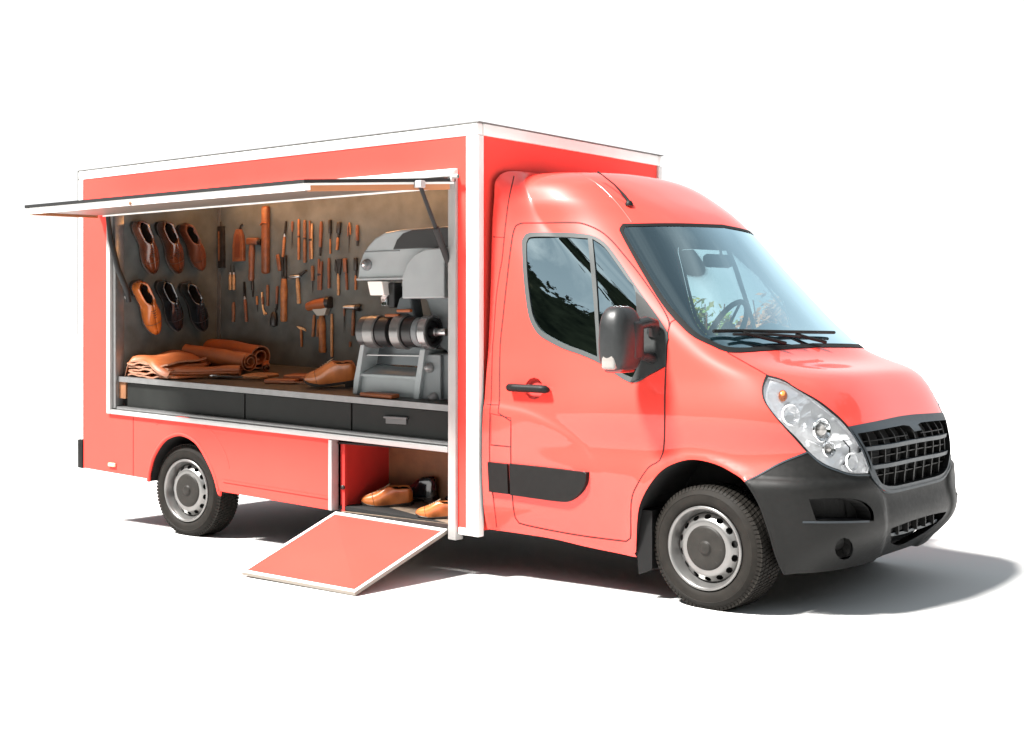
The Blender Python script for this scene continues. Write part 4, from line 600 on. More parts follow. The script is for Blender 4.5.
# ---- wheels ----------------------------------------------------------
def wheel(x, side, steer=0):
    """outer face at y = 1.0*side"""
    Rt, Rr, W_ = .303, .202, .20
    root = MB()
    y0 = 0
    prof = [(Rr + .002, -.012), (Rr + .012, .004), (Rr + .035, .012), (Rr + .06, .010), (Rr + .062, .012), (Rr + .066, .0105), (Rt - .022, -.004), (Rt - .006, -.016), (Rt, -.03), (Rt, -W_ + .03), (Rt - .01, -W_ + .012), (Rr + .04, -W_), (Rr, -W_ + .01), (Rr - .01, -W_ / 2)]
    M_ = Matrix.Translation((x + 2, 1.003 * side, .345 - GZ)) @ Matrix.Rotation(steer, 4, 'Z')
    def P(mb, name, m, parent, auto=None):
        mb.map(lambda a, b, c: M_ @ Vector((a, b * side, c))); return mb.build(name, m, parent, auto=auto)
    root.lathe(prof, (0, 0, 0), 'y', 72, closed=True)
    # tread blocks: three ribs of blocks
    nb = 84
    for r_ in range(5):
        yc = -.028 - r_ * .036
        for k in range(nb):
            q_ = 2 * math.pi * (k + .5 * (r_ % 2)) / nb; dq = 2 * math.pi / nb * .36
            vs = []
            for rr in (Rt - .004, Rt + .004):
                for dy, dd in ((-.0145, -dq + .02), (.0145, -dq - .01), (.0145, dq - .01), (-.0145, dq + .02)):
                    a_ = q_ + dd; vs.append((rr * math.cos(a_), yc + dy, rr * math.sin(a_)))
            root.hexa(vs)
    for k in range(nb):        # shoulder lugs
        q_ = 2 * math.pi * k / nb; dq = 2 * math.pi / nb * .34; vs = []
        for (rr, yy) in ((Rt + .003, -.018), (Rt - .017, -.006)):
            for dd in (-dq, dq):
                for e in (0, -.007): a_ = q_ + dd; vs.append((rr * math.cos(a_) * (1 + e / rr), yy + (e * .5), rr * math.sin(a_) * (1 + e / rr)))
        root.hexa([vs[0], vs[2], vs[6], vs[4], vs[1], vs[3], vs[7], vs[5]])
    wh = P(root, 'wheel', tyre, truck, auto=40)
    # rim: barrel + dish with holes
    rim = MB()
    rim.lathe([(Rr + .006, .002), (Rr + .004, .010), (Rr - .006, .011), (Rr - .012, .002), (Rr - .016, -.012), (Rr - .026, -.030), (Rr - .030, -.075), (Rr - .04, -.12)], (0, 0, 0), 'y', 72)
    # dish with 16 holes via plate in polar grid
    nh = 14; nseg = nh * 16; rings = [.172, .168] + [.1645 - .0023 * i for i in range(12)] + [.134, .126, .10]
    ys_ = [-.050, -.043] + [-.036 + .0018 * i for i in range(12)] + [-.013, -.012, -.012]
    vs = []; fs = []
    for i_, rr in enumerate(rings):
        for k in range(nseg): a_ = 2 * math.pi * k / nseg; vs.append((rr * math.cos(a_), ys_[i_], rr * math.sin(a_)))
    for i_ in range(len(rings) - 1):
        for k in range(nseg):
            ph = (k % 16) - 7.5; rm_ = (rings[i_] + rings[i_ + 1]) / 2
            if (ph / 4.3) ** 2 + ((rm_ - .153) / .0118) ** 2 < 1: continue
            fs.append((i_ * nseg + k, i_ * nseg + (k + 1) % nseg, (i_ + 1) * nseg + (k + 1) % nseg, (i_ + 1) * nseg + k))
    rim.add(vs, fs, True)
    P(rim, 'rim', steel, wh)
    bk = MB(); bk.lathe([(.001, -.07), (.168, -.07), (.172, -.1)], (0, 0, 0), 'y', 40); P(bk, 'brake_drum', blackvoid, wh)
    cap = MB(); cap.lathe([(.001, .006), (.026, .006), (.031, .003), (.032, -.003), (.040, -.0035), (.07, -.002), (.098, -.004), (.108, -.009), (.112, -.016)], (0, 0, 0), 'y', 60)
    for k in range(8):
        a_ = 2 * math.pi * k / 8; cap.tube([(.05 * math.cos(a_), -.004, .05 * math.sin(a_)), (.094 * math.cos(a_), -.006, .094 * math.sin(a_))], [.002, .004], 6)
    P(cap, 'hub_cap', hubm, wh)
    return wh
wheel(0, -1, math.radians(-7)); wheel(-3.68, -1, 0); wheel(0, 1, math.radians(-7)); wheel(-3.68, 1)
# ---- box body --------------------------------------------------------
X0, X1, YS = -4.719, -1.31, 1.0555
def W(x, z):      # the body sides taper slightly towards the rear
    t = (-1.3 - x) / 3.4; return z + t * .078 * (2.2 - z)
def Wm(mb): return mb.map(lambda x, y, z: (x, y, W(x, z)))
ZB, ZT = .285, 2.553
OX0, OX1, OZ0, OZ1 = -4.395, -1.452, .735, 2.265
A_ = [(-4.0, .385), (-3.989, .458), (-3.942, .567), (-3.846, .67), (-3.732, .715), (-3.639, .713), (-3.528, .668), (-3.437, .572), (-3.365, .463), (-3.322, .348)]
def unW(x, z): t = (-1.3 - x) / 3.4 * .078; return (z - 2.2 * t) / (1 - t)
def smooth(L, k=5):
    P = [Vector(p) for p in L]; o = []
    for i in range(len(P) - 1):
        p0 = P[max(i - 1, 0)]; p1 = P[i]; p2 = P[i + 1]; p3 = P[min(i + 2, len(P) - 1)]
        for j in range(k): t = j / k; o.append(tuple(.5 * ((2 * p1) + (p2 - p0) * t + (2 * p0 - 5 * p1 + 4 * p2 - p3) * t * t + (3 * p1 - 3 * p2 + p3 - p0) * t ** 3)))
    o.append(tuple(P[-1])); return o
arch = [(x, unW(x, z)) for x, z in smooth(A_)]; arch = [(-3.998, ZB)] + arch + [(-3.318, ZB)]
out_l = [(-4.675, ZB)] + arch + [(-2.382, ZB), (-2.382, OZ0), (OX1, OZ0), (OX1, ZB), (-1.385, ZB), (-1.385, ZT - .06), (-4.675, ZT - .06)]
opening = [(OX0, OZ0 + .0), (OX0, OZ1), (OX1, OZ1), (OX1, OZ0 + .02), (OX1 - .001, OZ0 + .02)]
# keep the opening clear of the notch: one outline going round both
side_out = [(-4.675, ZB)] + arch + [(-2.382, ZB), (-2.382, OZ0), (OX0, OZ0), (OX0, OZ1), (OX1, OZ1), (OX1, ZB), (-1.385, ZB), (-1.385, ZT - .06), (-4.675, ZT - .06)]
sp = Wm(plate(side_out, [], -YS, -YS + .03)); box_side = part(sp, 'side_panel', panel)
q = MB(); q.box2((-4.151, -YS - .0015, ZB + .004), (-4.146, -YS + .005, OZ0 - .02)); Wm(q); part(q, 'panel_seam', seamm, box_side)
q = MB(); q.box2((-3.285, -YS - .006, .352), (-2.385, -YS + .004, .364)); Wm(q); part(q, 'panel_ledge', panel, box_side)
# rounded flange round the rear arch
q = MB(); q.tube([(x, -YS + .006, z) for x, z in arch], .013, 8); Wm(q); part(q, 'arch_lip', panel, box_side)
# raised moulding a little outside the arch
q = MB(); ap = [(-3.66 + .44 * math.cos(t), .37 + .385 * math.sin(t)) for t in np.linspace(.2, 2.2, 26)]; q.tube([(x, -YS + .003, z) for x, z in ap], .0055, 6); Wm(q); part(q, 'arch_moulding', panel, box_side)
q = MB(); n = len(arch); q.add([(x, -YS + .02, z) for x, z in arch] + [(x, -.62, z) for x, z in arch], [(i, i + 1, n + i + 1, n + i) for i in range(n - 1)]); q.add([(x, -.62, z) for x, z in arch], [tuple(range(n))]); Wm(q); part(q, 'wheel_housing', blackvoid)
# far side, rear, roof, floor, front
archf = [(x, z) for x, z in arch]
fo = [(-4.675, ZB)] + archf + [(-1.385, ZB), (-1.385, ZT - .06), (-4.675, ZT - .06)]
part(Wm(plate(fo, [], YS - .03, YS)), 'far_side_panel', panel)
q = MB(); n = len(arch); q.add([(x, YS - .02, z) for x, z in arch] + [(x, .62, z) for x, z in arch], [(i, i + 1, n + i + 1, n + i) for i in range(n - 1)]); q.add([(x, .62, z) for x, z in arch], [tuple(range(n))]); Wm(q); part(q, 'wheel_housing', blackvoid)
q = MB(); q.box2((X1 - .03, -YS + .06, ZB + .02), (X1 - .004, YS - .06, ZT - .055)); Wm(q); part(q, 'front_panel', mat('red_front', RED, .55, spec=.25, noise=(1.5, .04)))
q = MB(); q.box2((X0 + .004, -YS + .04, ZB + .02), (X0 + .03, YS - .04, ZT - .055)); Wm(q); part(q, 'rear_panel', panel)
q = MB(); q.box2((X0 + .02, -YS + .02, ZT - .03), (X1 - .02, YS - .02, ZT - .008)); Wm(q); part(q, 'roof_panel', white)
q = MB(); q.box2((-4.66, -.6, ZB + .01), (-1.36, .6, ZB + .03)); q.box2((-3.26, -YS + .05, ZB + .005), (-1.36, -.59, ZB + .028)); q.box2((-3.26, .59, ZB + .005), (-1.36, YS - .05, ZB + .028)); Wm(q); part(q, 'box_floor', blackvoid)
# white trim
def trim(lo, hi, m=white, name='corner_trim', warp=True, bev=.006):
    q = MB(); q.box2(lo, hi, bev)
    if warp: Wm(q)
    return part(q, name, m, auto=30)
for s_ in SD:
    y0, y1 = (-YS - .006, -YS + .05) if s_ < 0 else (YS - .05, YS + .006)
    trim((X0 - .004, y0, ZT - .066), (X1 - .002, y1, ZT), name='top_rail')
    trim((X1 - .078, y0, ZB - .01), (X1 + .006, y1, ZT - .068), name='corner_post')
    trim((X0 - .006, y0, .50), (X0 + .042, y1, ZT - .068), name='corner_post')
    trim((X0 - .010, y0 - .004, ZB - .005), (X0 + .044, y1, .498), m=plastic, name='corner_bumper')
trim((X1 - .05, -YS + .052, ZT - .066), (X1 + .006, YS - .052, ZT), name='top_rail')
trim((X0 - .004, -YS + .052, ZT - .066), (X0 + .05, YS - .052, ZT), name='top_rail')
trim((-1.386, -YS - .004, ZB - .012), (-1.442, -YS + .04, ZB + .03), name='bottom_trim')
gask = mat('gasket_grey', (.16, .16, .155), .6)
trim((X0 - .010, -YS - .010, ZT + .001), (X1 + .010, -YS + .02, ZT + .007), gask, 'roof_gasket', bev=0)
trim((X1 - .02, -YS + .022, ZT + .001), (X1 + .010, YS + .010, ZT + .007), gask, 'roof_gasket', bev=0)
trim((X0 - .013, -YS - .008, .50), (X0 - .0065, -YS + .012, ZT), gask, 'roof_gasket', bev=0)
# side marker lamp
q = MB(); q.box((-4.36, -YS - .008, W(-4.36, .345)), (.075, .02, .028), .009, None, 3); part(q, 'marker_lamp', mat('marker_lens', (.72, .42, .28), .3, coat=.4), auto=50)
# frame round the opening (silver, standing proud)
def fr(lo, hi, m=silver, name='hatch_frame', bev=.004): return trim(lo, hi, m, name, True, bev)
FY0, FY1 = -YS - .022, -YS + .05
fr((OX0 - .010, FY0, OZ0 - .012), (OX0 + .030, FY1, OZ1), framem)
fr((OX0 + .034, FY0 + .022, OZ0 + .03), (OX0 + .062, FY1 + .03, OZ1), ctre)
fr((OX1 - .046, FY0, ZB - .045), (OX1 + .006, FY1, OZ1), silver)
fr((OX0 + .032, FY0, OZ0 - .012), (OX1 - .048, FY1, OZ0 + .020), framem)
fr((OX0 + .074, FY0 + .02, OZ0 + .024), (OX1 - .05, FY1 + .02, OZ0 + .046), ctre)
fr((OX0 - .012, FY0 + .004, OZ1 + .002), (OX1 + .006, FY1, OZ1 + .045), white)
fr((-2.384, FY0 + .006, ZB), (-2.356, FY1, OZ0 - .016), framem, 'compartment_frame')
# interior walls
IX0, IX1, IY1 = -4.335, -1.40, -.06
q = MB(); q.box2((IX0 - .02, -1.03, .80), (IX0, IY1 + .02, 2.36)); Wm(q); part(q, 'inner_side_wall', wallm)
q = MB(); q.box2((IX1, -1.03, .80), (IX1 + .01, IY1 + .02, 2.36)); part(q, 'inner_side_wall', wallm)
q = MB(); q.box2((IX0 + .001, IY1, .80), (IX1 - .001, IY1 + .02, 2.36)); part(q, 'tool_wall', wallm)
q = MB(); q.box2((IX0 - .02, -1.03, 2.362), (IX1 + .01, IY1 + .02, 2.385)); part(q, 'inner_ceiling', mat('ceiling_board', (.42, .36, .30), .6))
q = MB(); q.box2((IX0 + .002, IY1 - .012, .9), (IX0 + .03, IY1 - .001, 2.35)); part(q, 'wall_joint', ctre)
q = MB(); q.box2((-4.2, -.30, 2.335), (-1.6, -.26, 2.36)); part(q, 'ceiling_lamp', lampm)
# counter: gently rising to the back wall
def ctr_z(x, y): return .989 + (-1.5 - x) * .0332 + (y + 1.02) * .095
q = MB(); vs = []
for (x, y) in ((IX0, -1.02), (IX1, -1.02), (IX1, IY1), (IX0, IY1)): vs.append((x, y, ctr_z(x, y) - .03))
for (x, y) in ((IX0, -1.02), (IX1, -1.02), (IX1, IY1), (IX0, IY1)): vs.append((x, y, ctr_z(x, y)))
q.hexa(vs); ctr = part(q, 'counter', ctrm)
q = MB(); vs = []
for dz in (-.034, .002):
    for (x, y) in ((IX0 + .01, -1.034), (IX1 - .05, -1.034), (IX1 - .05, -1.0205), (IX0 + .01, -1.0205)): vs.append((x, y, ctr_z(x, -1.02) + dz))
q.hexa(vs); part(q, 'counter_edge', ctre, ctr)
xs_ = [IX0 + .07, -3.134, -2.25, -1.50]
for i in range(3):
    a, b = xs_[i] + .006, xs_[i + 1] - .006; q = MB(); vs = []
    for y_, in ((-1.01,), (-.98,)):
        pass
    for zt in (0, 1):
        for (x, y) in ((a, -1.012), (b, -1.012), (b, -.98), (a, -.98)): vs.append((x, y, W(x, OZ0 + .03) if zt == 0 else ctr_z(x, -1.02) - .038))
    q.hexa(vs); dr = part(q, 'drawer', drawm, ctr, bevel=.003)
    if i == 2:
        q = MB(); q.box((-1.91, -1.022, .905), (.17, .02, .014), .004); q.box((-1.91, -1.016, .885), (.15, .01, .035), .002); part(q, 'drawer_handle', mat('handle_dark', (.10, .10, .10), .35, metal=.5), dr)
q = MB(); q.box2((IX0, -.975, .80), (IX1, -.965, .96)); part(q, 'drawer_carcass', blackvoid, ctr)
q = MB(); q.box2((IX0 + .002, -1.02, .84), (IX0 + .068, -.99, .985)); Wm(q); part(q, 'carcass_end', brownb, ctr)
# lower compartment
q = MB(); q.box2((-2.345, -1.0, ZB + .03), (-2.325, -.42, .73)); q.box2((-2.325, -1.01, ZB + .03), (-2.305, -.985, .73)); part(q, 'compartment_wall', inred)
q = MB(); q.box2((-2.325, -.56, ZB + .03), (IX1, -.54, .73)); 
part(q, 'compartment_back', brownb)
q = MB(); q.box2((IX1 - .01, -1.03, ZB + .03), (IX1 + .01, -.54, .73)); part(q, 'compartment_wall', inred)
q = MB(); q.box2((-2.345, -1.03, .73), (IX1, -.54, .74)); part(q, 'compartment_ceiling', blackvoid)
q = MB(); vs = []
for dz in (-.02, 0):
    for (x, y, z) in ((-2.325, -1.03, .325), (IX1, -1.03, .32), (IX1, -.56, .375), (-2.325, -.56, .38)): vs.append((x, y, z + dz))
q.hexa(vs); part(q, 'compartment_floor', floorm)
q = MB(); q.box2((-2.34, -1.052, .298), (-1.50, -1.032, .327), .003); part(q, 'threshold', iron)
q = MB(); q.lathe([(.001, -.012), (.012, -.012), (.014, 0)], (-2.315, -1.012, .47), 'y', 14); part(q, 'latch', iron)
# ramp
def slab(P4, th, name, m, parent=None, **k):
    n_ = (P4[1] - P4[0]).cross(P4[3] - P4[0]).normalized(); q = MB(); q.hexa([p - n_ * th for p in P4] + P4); return part(q, name, m, parent, **k)
ra, rb_, rc, rd = Vector((-2.335, -1.06, .322)), Vector((-1.513, -1.06, .296)), Vector((-1.50, -1.885, .066)), Vector((-2.335, -1.86, .072))
def rq(u, v, dz=0): return ra.lerp(rb_, u).lerp(rd.lerp(rc, u), v) + Vector((0, 0, dz))
ramp = slab([rq(.0, .0), rq(0, 1), rq(1, 1), rq(1, 0)], .018, 'loading_flap', mat('flap_underside', (.22, .19, .16), .5))
slab([rq(.028, .035, .0025), rq(.028, .975, .0025), rq(.978, .975, .0025), rq(.978, .035, .0025)], .003, 'flap_panel', panel, ramp)
for a, b, c, d in ((0, .026, 0, 1), (.98, 1, 0, 1), (.026, .98, 0, .033), (.026, .98, .977, 1)):
    slab([rq(a, c, .006), rq(a, d, .006), rq(b, d, .006), rq(b, c, .006)], .012, 'flap_edge', white, ramp)
# canopy
cA, cB = Vector((-4.50, -1.08, 2.222)), Vector((-1.455, -1.08, 2.235))
cC, cD = Vector((-1.745, -2.0, 2.178)), Vector((-4.085, -2.0, 2.172))
def cq(u, v, dz=0): return cA.lerp(cB, u).lerp(cD.lerp(cC, u), v) + Vector((0, 0, dz))
cano = slab([cq(0, 0), cq(0, 1), cq(1, 1), cq(1, 0)], .012, 'canopy_flap', white)
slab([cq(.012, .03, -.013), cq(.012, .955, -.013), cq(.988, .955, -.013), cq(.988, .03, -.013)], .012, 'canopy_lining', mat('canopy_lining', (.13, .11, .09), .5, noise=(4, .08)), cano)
slab([cq(0, .962, -.012), cq(0, 1.0, -.012), cq(1, 1.0, -.012), cq(1, .962, -.012)], .025, 'canopy_edge', white, cano)
slab([cq(0, .03, -.012), cq(0, .96, -.012), cq(.011, .96, -.012), cq(.011, .03, -.012)], .030, 'canopy_edge', mat('warm_edge', (.42, .17, .07), .5), cano)
slab([cq(.989, .03, -.012), cq(.989, .96, -.012), cq(1, .96, -.012), cq(1, .03, -.012)], .030, 'canopy_edge', mat('warm_edge', (.42, .17, .07), .5), cano)
slab([cq(-.004, 0, .020), cq(-.004, 1.010, .020), cq(1.004, 1.010, .020), cq(1.004, 0, .020)], .019, 'canopy_skin', mat('canopy_skin', (.02, .02, .02), .6, spec=.2), cano)
slab([cq(.03, .03, -.026), cq(.03, .045, -.026), cq(.985, .045, -.026), cq(.985, .03, -.026)], .010, 'canopy_batten', white, cano)
q = MB(); q.box2((-4.42, -1.115, 2.262), (-1.445, -1.06, 2.305), .008); cano2 = part(q, 'canopy_hinge', white, cano, auto=30)
q = MB(); q.lathe([(.012, 0), (.012, .05)], (-1.46, -1.10, 2.262), 'x', 12); q.box((-1.47, -1.10, 2.245), (.05, .03, .02), .004); part(q, 'hinge_pin', silver, cano)
q = MB(); q.lathe([(.001, -.004), (.012, -.003), (.012, .006)], cq(.42, 1.0, -.025), 'y', 10); part(q, 'edge_bolt', brownb, cano)
for (a, b) in (((-1.505, -1.035, 1.748), (-1.51, -1.32, 2.205)),):
    q = MB(); va, vb = Vector(a), Vector(b); q.tube([va, va.lerp(vb, .5)], .019, 12); q.tube([va.lerp(vb, .5), vb], .012, 10); st = part(q, 'gas_strut', mat('strut_dark', (.012, .012, .012), .5, spec=.3))
    q = MB(); q.box(vb + Vector((0, 0, .002)), (.05, .045, .04), .006); part(q, 'strut_bracket', silver, st)
q = MB(); q.tube([(-4.37, -1.10, 2.235), (-4.345, -1.085, 2.02), (-4.30, -1.06, 1.82), (-4.28, -1.0, 1.68), (-4.29, -.97, 1.60)], [.016, .019, .02, .022, .018], 12); st = part(q, 'gas_strut', mat('strut_dark', (.012, .012, .012), .5, spec=.3))
q = MB(); q.lathe([(.001, .018), (.018, .016), (.02, 0)], (-4.33, -.955, 1.635), 'x', 12); part(q, 'strut_bracket', white, st)
# chassis rails under the floor
q = MB(); q.box2((-4.6, -.42, .30), (.2, -.34, .40)); q.box2((-4.6, .34, .30), (.2, .42, .40)); q.tube([(-3.68, -.85, .345), (-3.68, .85, .345)], .05, 10); part(q, 'chassis_rail', blackvoid)
# ============================================================ things in the workshop
# ---- shoes ----
def catm(xs, ys, x): return float(np.interp(x, xs, ys))
def make_shoe(upper, lining=shin, laces=True, boot=False, lacem=None):
    """toe towards +X, heel at 0, length .29, sole on z=0"""
    root = empty('leather_shoe'); L = .29
    S_ = [0, .03, .08, .16, .26, .36, .44, .52, .60, .70, .80, .88, .94, .98, 1.0]
    Wd = [.012, .024, .031, .033, .032, .030, .031, .035, .040, .042, .037, .030, .022, .013, .004]
    Ht = [.060, .074, .082, .083, .082, .084, .090, .084, .074, .060, .050, .043, .036, .026, .016]
    if boot: Ht = [.11, .125, .135, .135, .13, .125, .115, .095, .078, .062, .052, .045, .038, .028, .016]
    ss = np.concatenate([np.linspace(0, .1, 6), np.linspace(.1, .9, 27)[1:], np.linspace(.9, 1, 9)[1:]])
    K = 9; J = 4; vs = []; fs = []; rows = []
    for s in ss:
        w = catm(S_, Wd, s); h = catm(S_, Ht, s); off = .007 * math.sin(math.pi * s) ** 2
        op = max(0, min(1, (s - .02) / .06)) * max(0, min(1, (.42 - s) / .07)); g_ = w * .66 * op ** .6
        fl = .020 * op + h * .985 * (1 - op)
        base_z = .010 + (.018 * max(0, 1 - s / .45)) ** 1.0 * .6 + .010 * max(0, (s - .8) / .2) ** 2
        row = []
        for sgn in (-1, 1):
            half = []
            for k in range(K + 1):
                q = k / K * math.pi / 2; cw_ = math.cos(q) ** .75; sh_ = math.sin(q) ** .8
                y = g_ + (w - g_) * cw_; z = base_z + (h - base_z) * sh_
                half.append((s * L, sgn * y + off, z))
            for k in range(1, J + 1):
                t = k / J; half.append((s * L, sgn * g_ * (1 - t) * (1 if t < 1 else 0) * .92 + off, h + (fl - h) * min(1, t * 1.6)))
            row += half if sgn < 0 else half[::-1][1:]
        rows.append(row)
    n = len(rows[0]); mb = MB(); allv = [p for r_ in rows for p in r_]
    fs_o = []; fs_i = []
    for i in range(len(rows) - 1):
        for k in range(n - 1):
            f = (i * n + k, i * n + k + 1, (i + 1) * n + k + 1, (i + 1) * n + k); (fs_i if K <= k < n - 1 - K else fs_o).append(f)
    mb.add(allv, fs_o, True); mb.cur = 1; b = 0
    mb.f += [tuple(f) for f in fs_i]; mb.sm += [True] * len(fs_i); mb.mi += [1] * len(fs_i)
    mb.cur = 0; mb.add([rows[0][k] for k in range(n)], [tuple(range(n))], True)
    mb.build('shoe_upper', [upper, upper], root)
    # lining: a dark dish just inside the collar
    q = MB(); vs = []; m_ = 20
    for t in np.linspace(0, 2 * math.pi, m_ + 1)[:-1]:
        s = .225 + .165 * math.cos(t); w = catm(S_, Wd, s); vs.append((s * L, .66 * w * math.sin(t) + .004, catm(S_, Ht, s) - .006))
    vs.append((.21 * L, .004, .03)); q.add(vs, [(i, (i + 1) % m_, m_) for i in range(m_)], True); q.build('shoe_lining', lining, root)
    # sole with a welt and heel block
    so2 = MB(); N_ = 28; out = []
    for s in np.linspace(0, 1, N_): out.append((s * L * 1.02 - .003, -catm(S_, Wd, s) - .0035 + .007 * math.sin(math.pi * s) ** 2))
    for s in np.linspace(1, 0, N_)[1:-1]: out.append((s * L * 1.02 - .003, catm(S_, Wd, s) + .0035 + .007 * math.sin(math.pi * s) ** 2))
    def zb(x): s = x / L; return .018 * max(0, 1 - s / .45) * .6 + .010 * max(0, (s - .8) / .2) ** 2
    vs = [(x, y, zb(x)) for x, y in out] + [(x, y, zb(x) + .010) for x, y in out]; n2 = len(out)
    so2.add(vs, [(i, (i + 1) % n2, n2 + (i + 1) % n2, n2 + i) for i in range(n2)] + [tuple(range(n2))[::-1], tuple(range(n2, 2 * n2))])
    hp = [(x, y) for x, y in out if x < .072]; hp.sort(key=lambda p: math.atan2(p[1] - .002, p[0] - .036)); so2.prism(hp, 'z', -.012, .012); so2.build('shoe_sole', sole, root)
    # stitched toe cap line and facing line
    q = MB()
    for s0 in (.76,):
        w = catm(S_, Wd, s0); h = catm(S_, Ht, s0); pts = []
        for k in range(-8, 9): qa = k / 8 * math.pi / 2; pts.append((s0 * L + .012 * math.cos(qa) - .006, w * math.copysign(math.cos(math.pi / 2 - abs(qa)) ** .75, qa) + .004, .012 + (h - .012) * math.sin(math.pi / 2 - abs(qa)) ** .8 + .0006))
        q.tube(pts, .0012, 5)
    q.build('toe_seam', sole, root)
    if laces:
        q = MB()
        for k, s in enumerate((.52, .565, .61, .655)):
            w = .014 - .001 * k; h = catm(S_, Ht, s); q.tube([(s * L, -w + .005, h - .004), (s * L + .004, .005, h + .0025), (s * L, w + .005, h - .004)], .0018, 5)
        if laces == 2:
            q.tube([(.50 * L, .005, .09), (.46 * L, -.022, .088), (.43 * L, -.012, .094), (.48 * L, .012, .092), (.50 * L, .005, .09)], .0016, 5); q.tube([(.50 * L, .005, .09), (.56 * L, .02, .075), (.60 * L, .03, .055)], .0015, 5)
        q.build('laces', lacem or lace, root)
    return root
def basis(xd, zd):
    x = Vector(xd).normalized(); z = Vector(zd); z = (z - x * z.dot(x)).normalized(); y = z.cross(x)
    return Matrix((x, y, z)).transposed()
def pose(o, loc, xd, zd, s=1, sy=1, sz=1):
    o.matrix_world = Matrix.Translation(loc) @ basis(xd, zd).to_4x4() @ Matrix.Diagonal((s, s * sy, s * sz, 1))
XW = IX0 + .028
wall_shoes = [
 (sh_brown, (-.895, 2.165), (-.745, 1.80), 'glossy dark brown shoe hanging toe down, upper left on the shoe wall', True, 1.42),
 (sh_brown, (-.665, 2.175), (-.505, 1.81), 'dark brown shoe hanging toe down with pale toe shine, middle of the upper row', True, 1.42),
 (leatherd, (-.46, 2.165), (-.275, 1.84), 'dull dark brown shoe hanging at the right end of the upper row', False, 1.38),
 (sh_tan, (-.905, 1.745), (-.72, 1.375), 'light tan laced shoe hanging toe down at the left of the lower row', True, 1.45),
 (sh_black, (-.67, 1.755), (-.51, 1.40), 'black shoe with brown toe hanging in the middle of the lower row', True, 1.42),
 (sh_black, (-.44, 1.745), (-.255, 1.40), 'all black shoe hanging at the right end of the lower row', True, 1.42),
]
for m_, (y0, z0), (y1, z1), lb, lc, s_ in wall_shoes:
    o = make_shoe(m_, laces=lc, lacem=sh_brown if m_ is sh_tan else sh_black); d = Vector((.02, y1 - y0, z1 - z0)); k = d.length / .29
    pose(o, (XW, y0, z0), (0.02, y1 - y0, z1 - z0), (1, -.45, .1), k, 1.12, 1.1)
    tag(o, lb, 'shoe', 'shoes hanging on the side wall of the workshop')
o = make_shoe(sh_orange, laces=2); p0, p1 = Vector((-2.50, -.66, ctr_z(-2.50, -.66) + .013)), Vector((-2.74, -.83, ctr_z(-2.74, -.83) + .013)); pose(o, p0 + Vector((0, 0, .012)), p1 - p0, (0.05, -.38, 1), 1.15, 1.15, 1.45)
tag(o, 'orange brown laced shoe standing on the counter beside the grey machine', 'shoe')
o = make_shoe(sh_orange, laces=2); p0 = Vector((-2.03, -.70, .366)); pose(o, p0, (-1, -.75, -.02), (.05, -.36, 1), 1.08, 1.1, 1.25)
tag(o, 'orange brown shoe with untied laces standing in the low compartment, whole shoe visible', 'shoe')
o = make_shoe(sh_orange, laces=2); p0 = Vector((-1.56, -.86, .350)); pose(o, p0, (-1, -.48, -.02), (.05, -.36, 1), .92, 1.05, 1.15)
tag(o, 'pale orange shoe in the low compartment half hidden by the right frame post', 'shoe')
o = make_shoe(sh_black, laces=False, boot=True); p0 = Vector((-1.93, -.60, .388)); pose(o, p0, (-1, -.05, 0), (0, -.09, 1), 1.0)
tag(o, 'black ankle boot standing in the shadow behind the orange shoe in the low compartment', 'boot')
o = make_shoe(sh_black, laces=False, boot=True); p0 = Vector((-1.62, -.62, .386)); pose(o, p0, (-1, .12, 0), (0, -.09, 1), .86)
tag(o, 'low black boot in the dark right corner of the low compartment', 'boot')
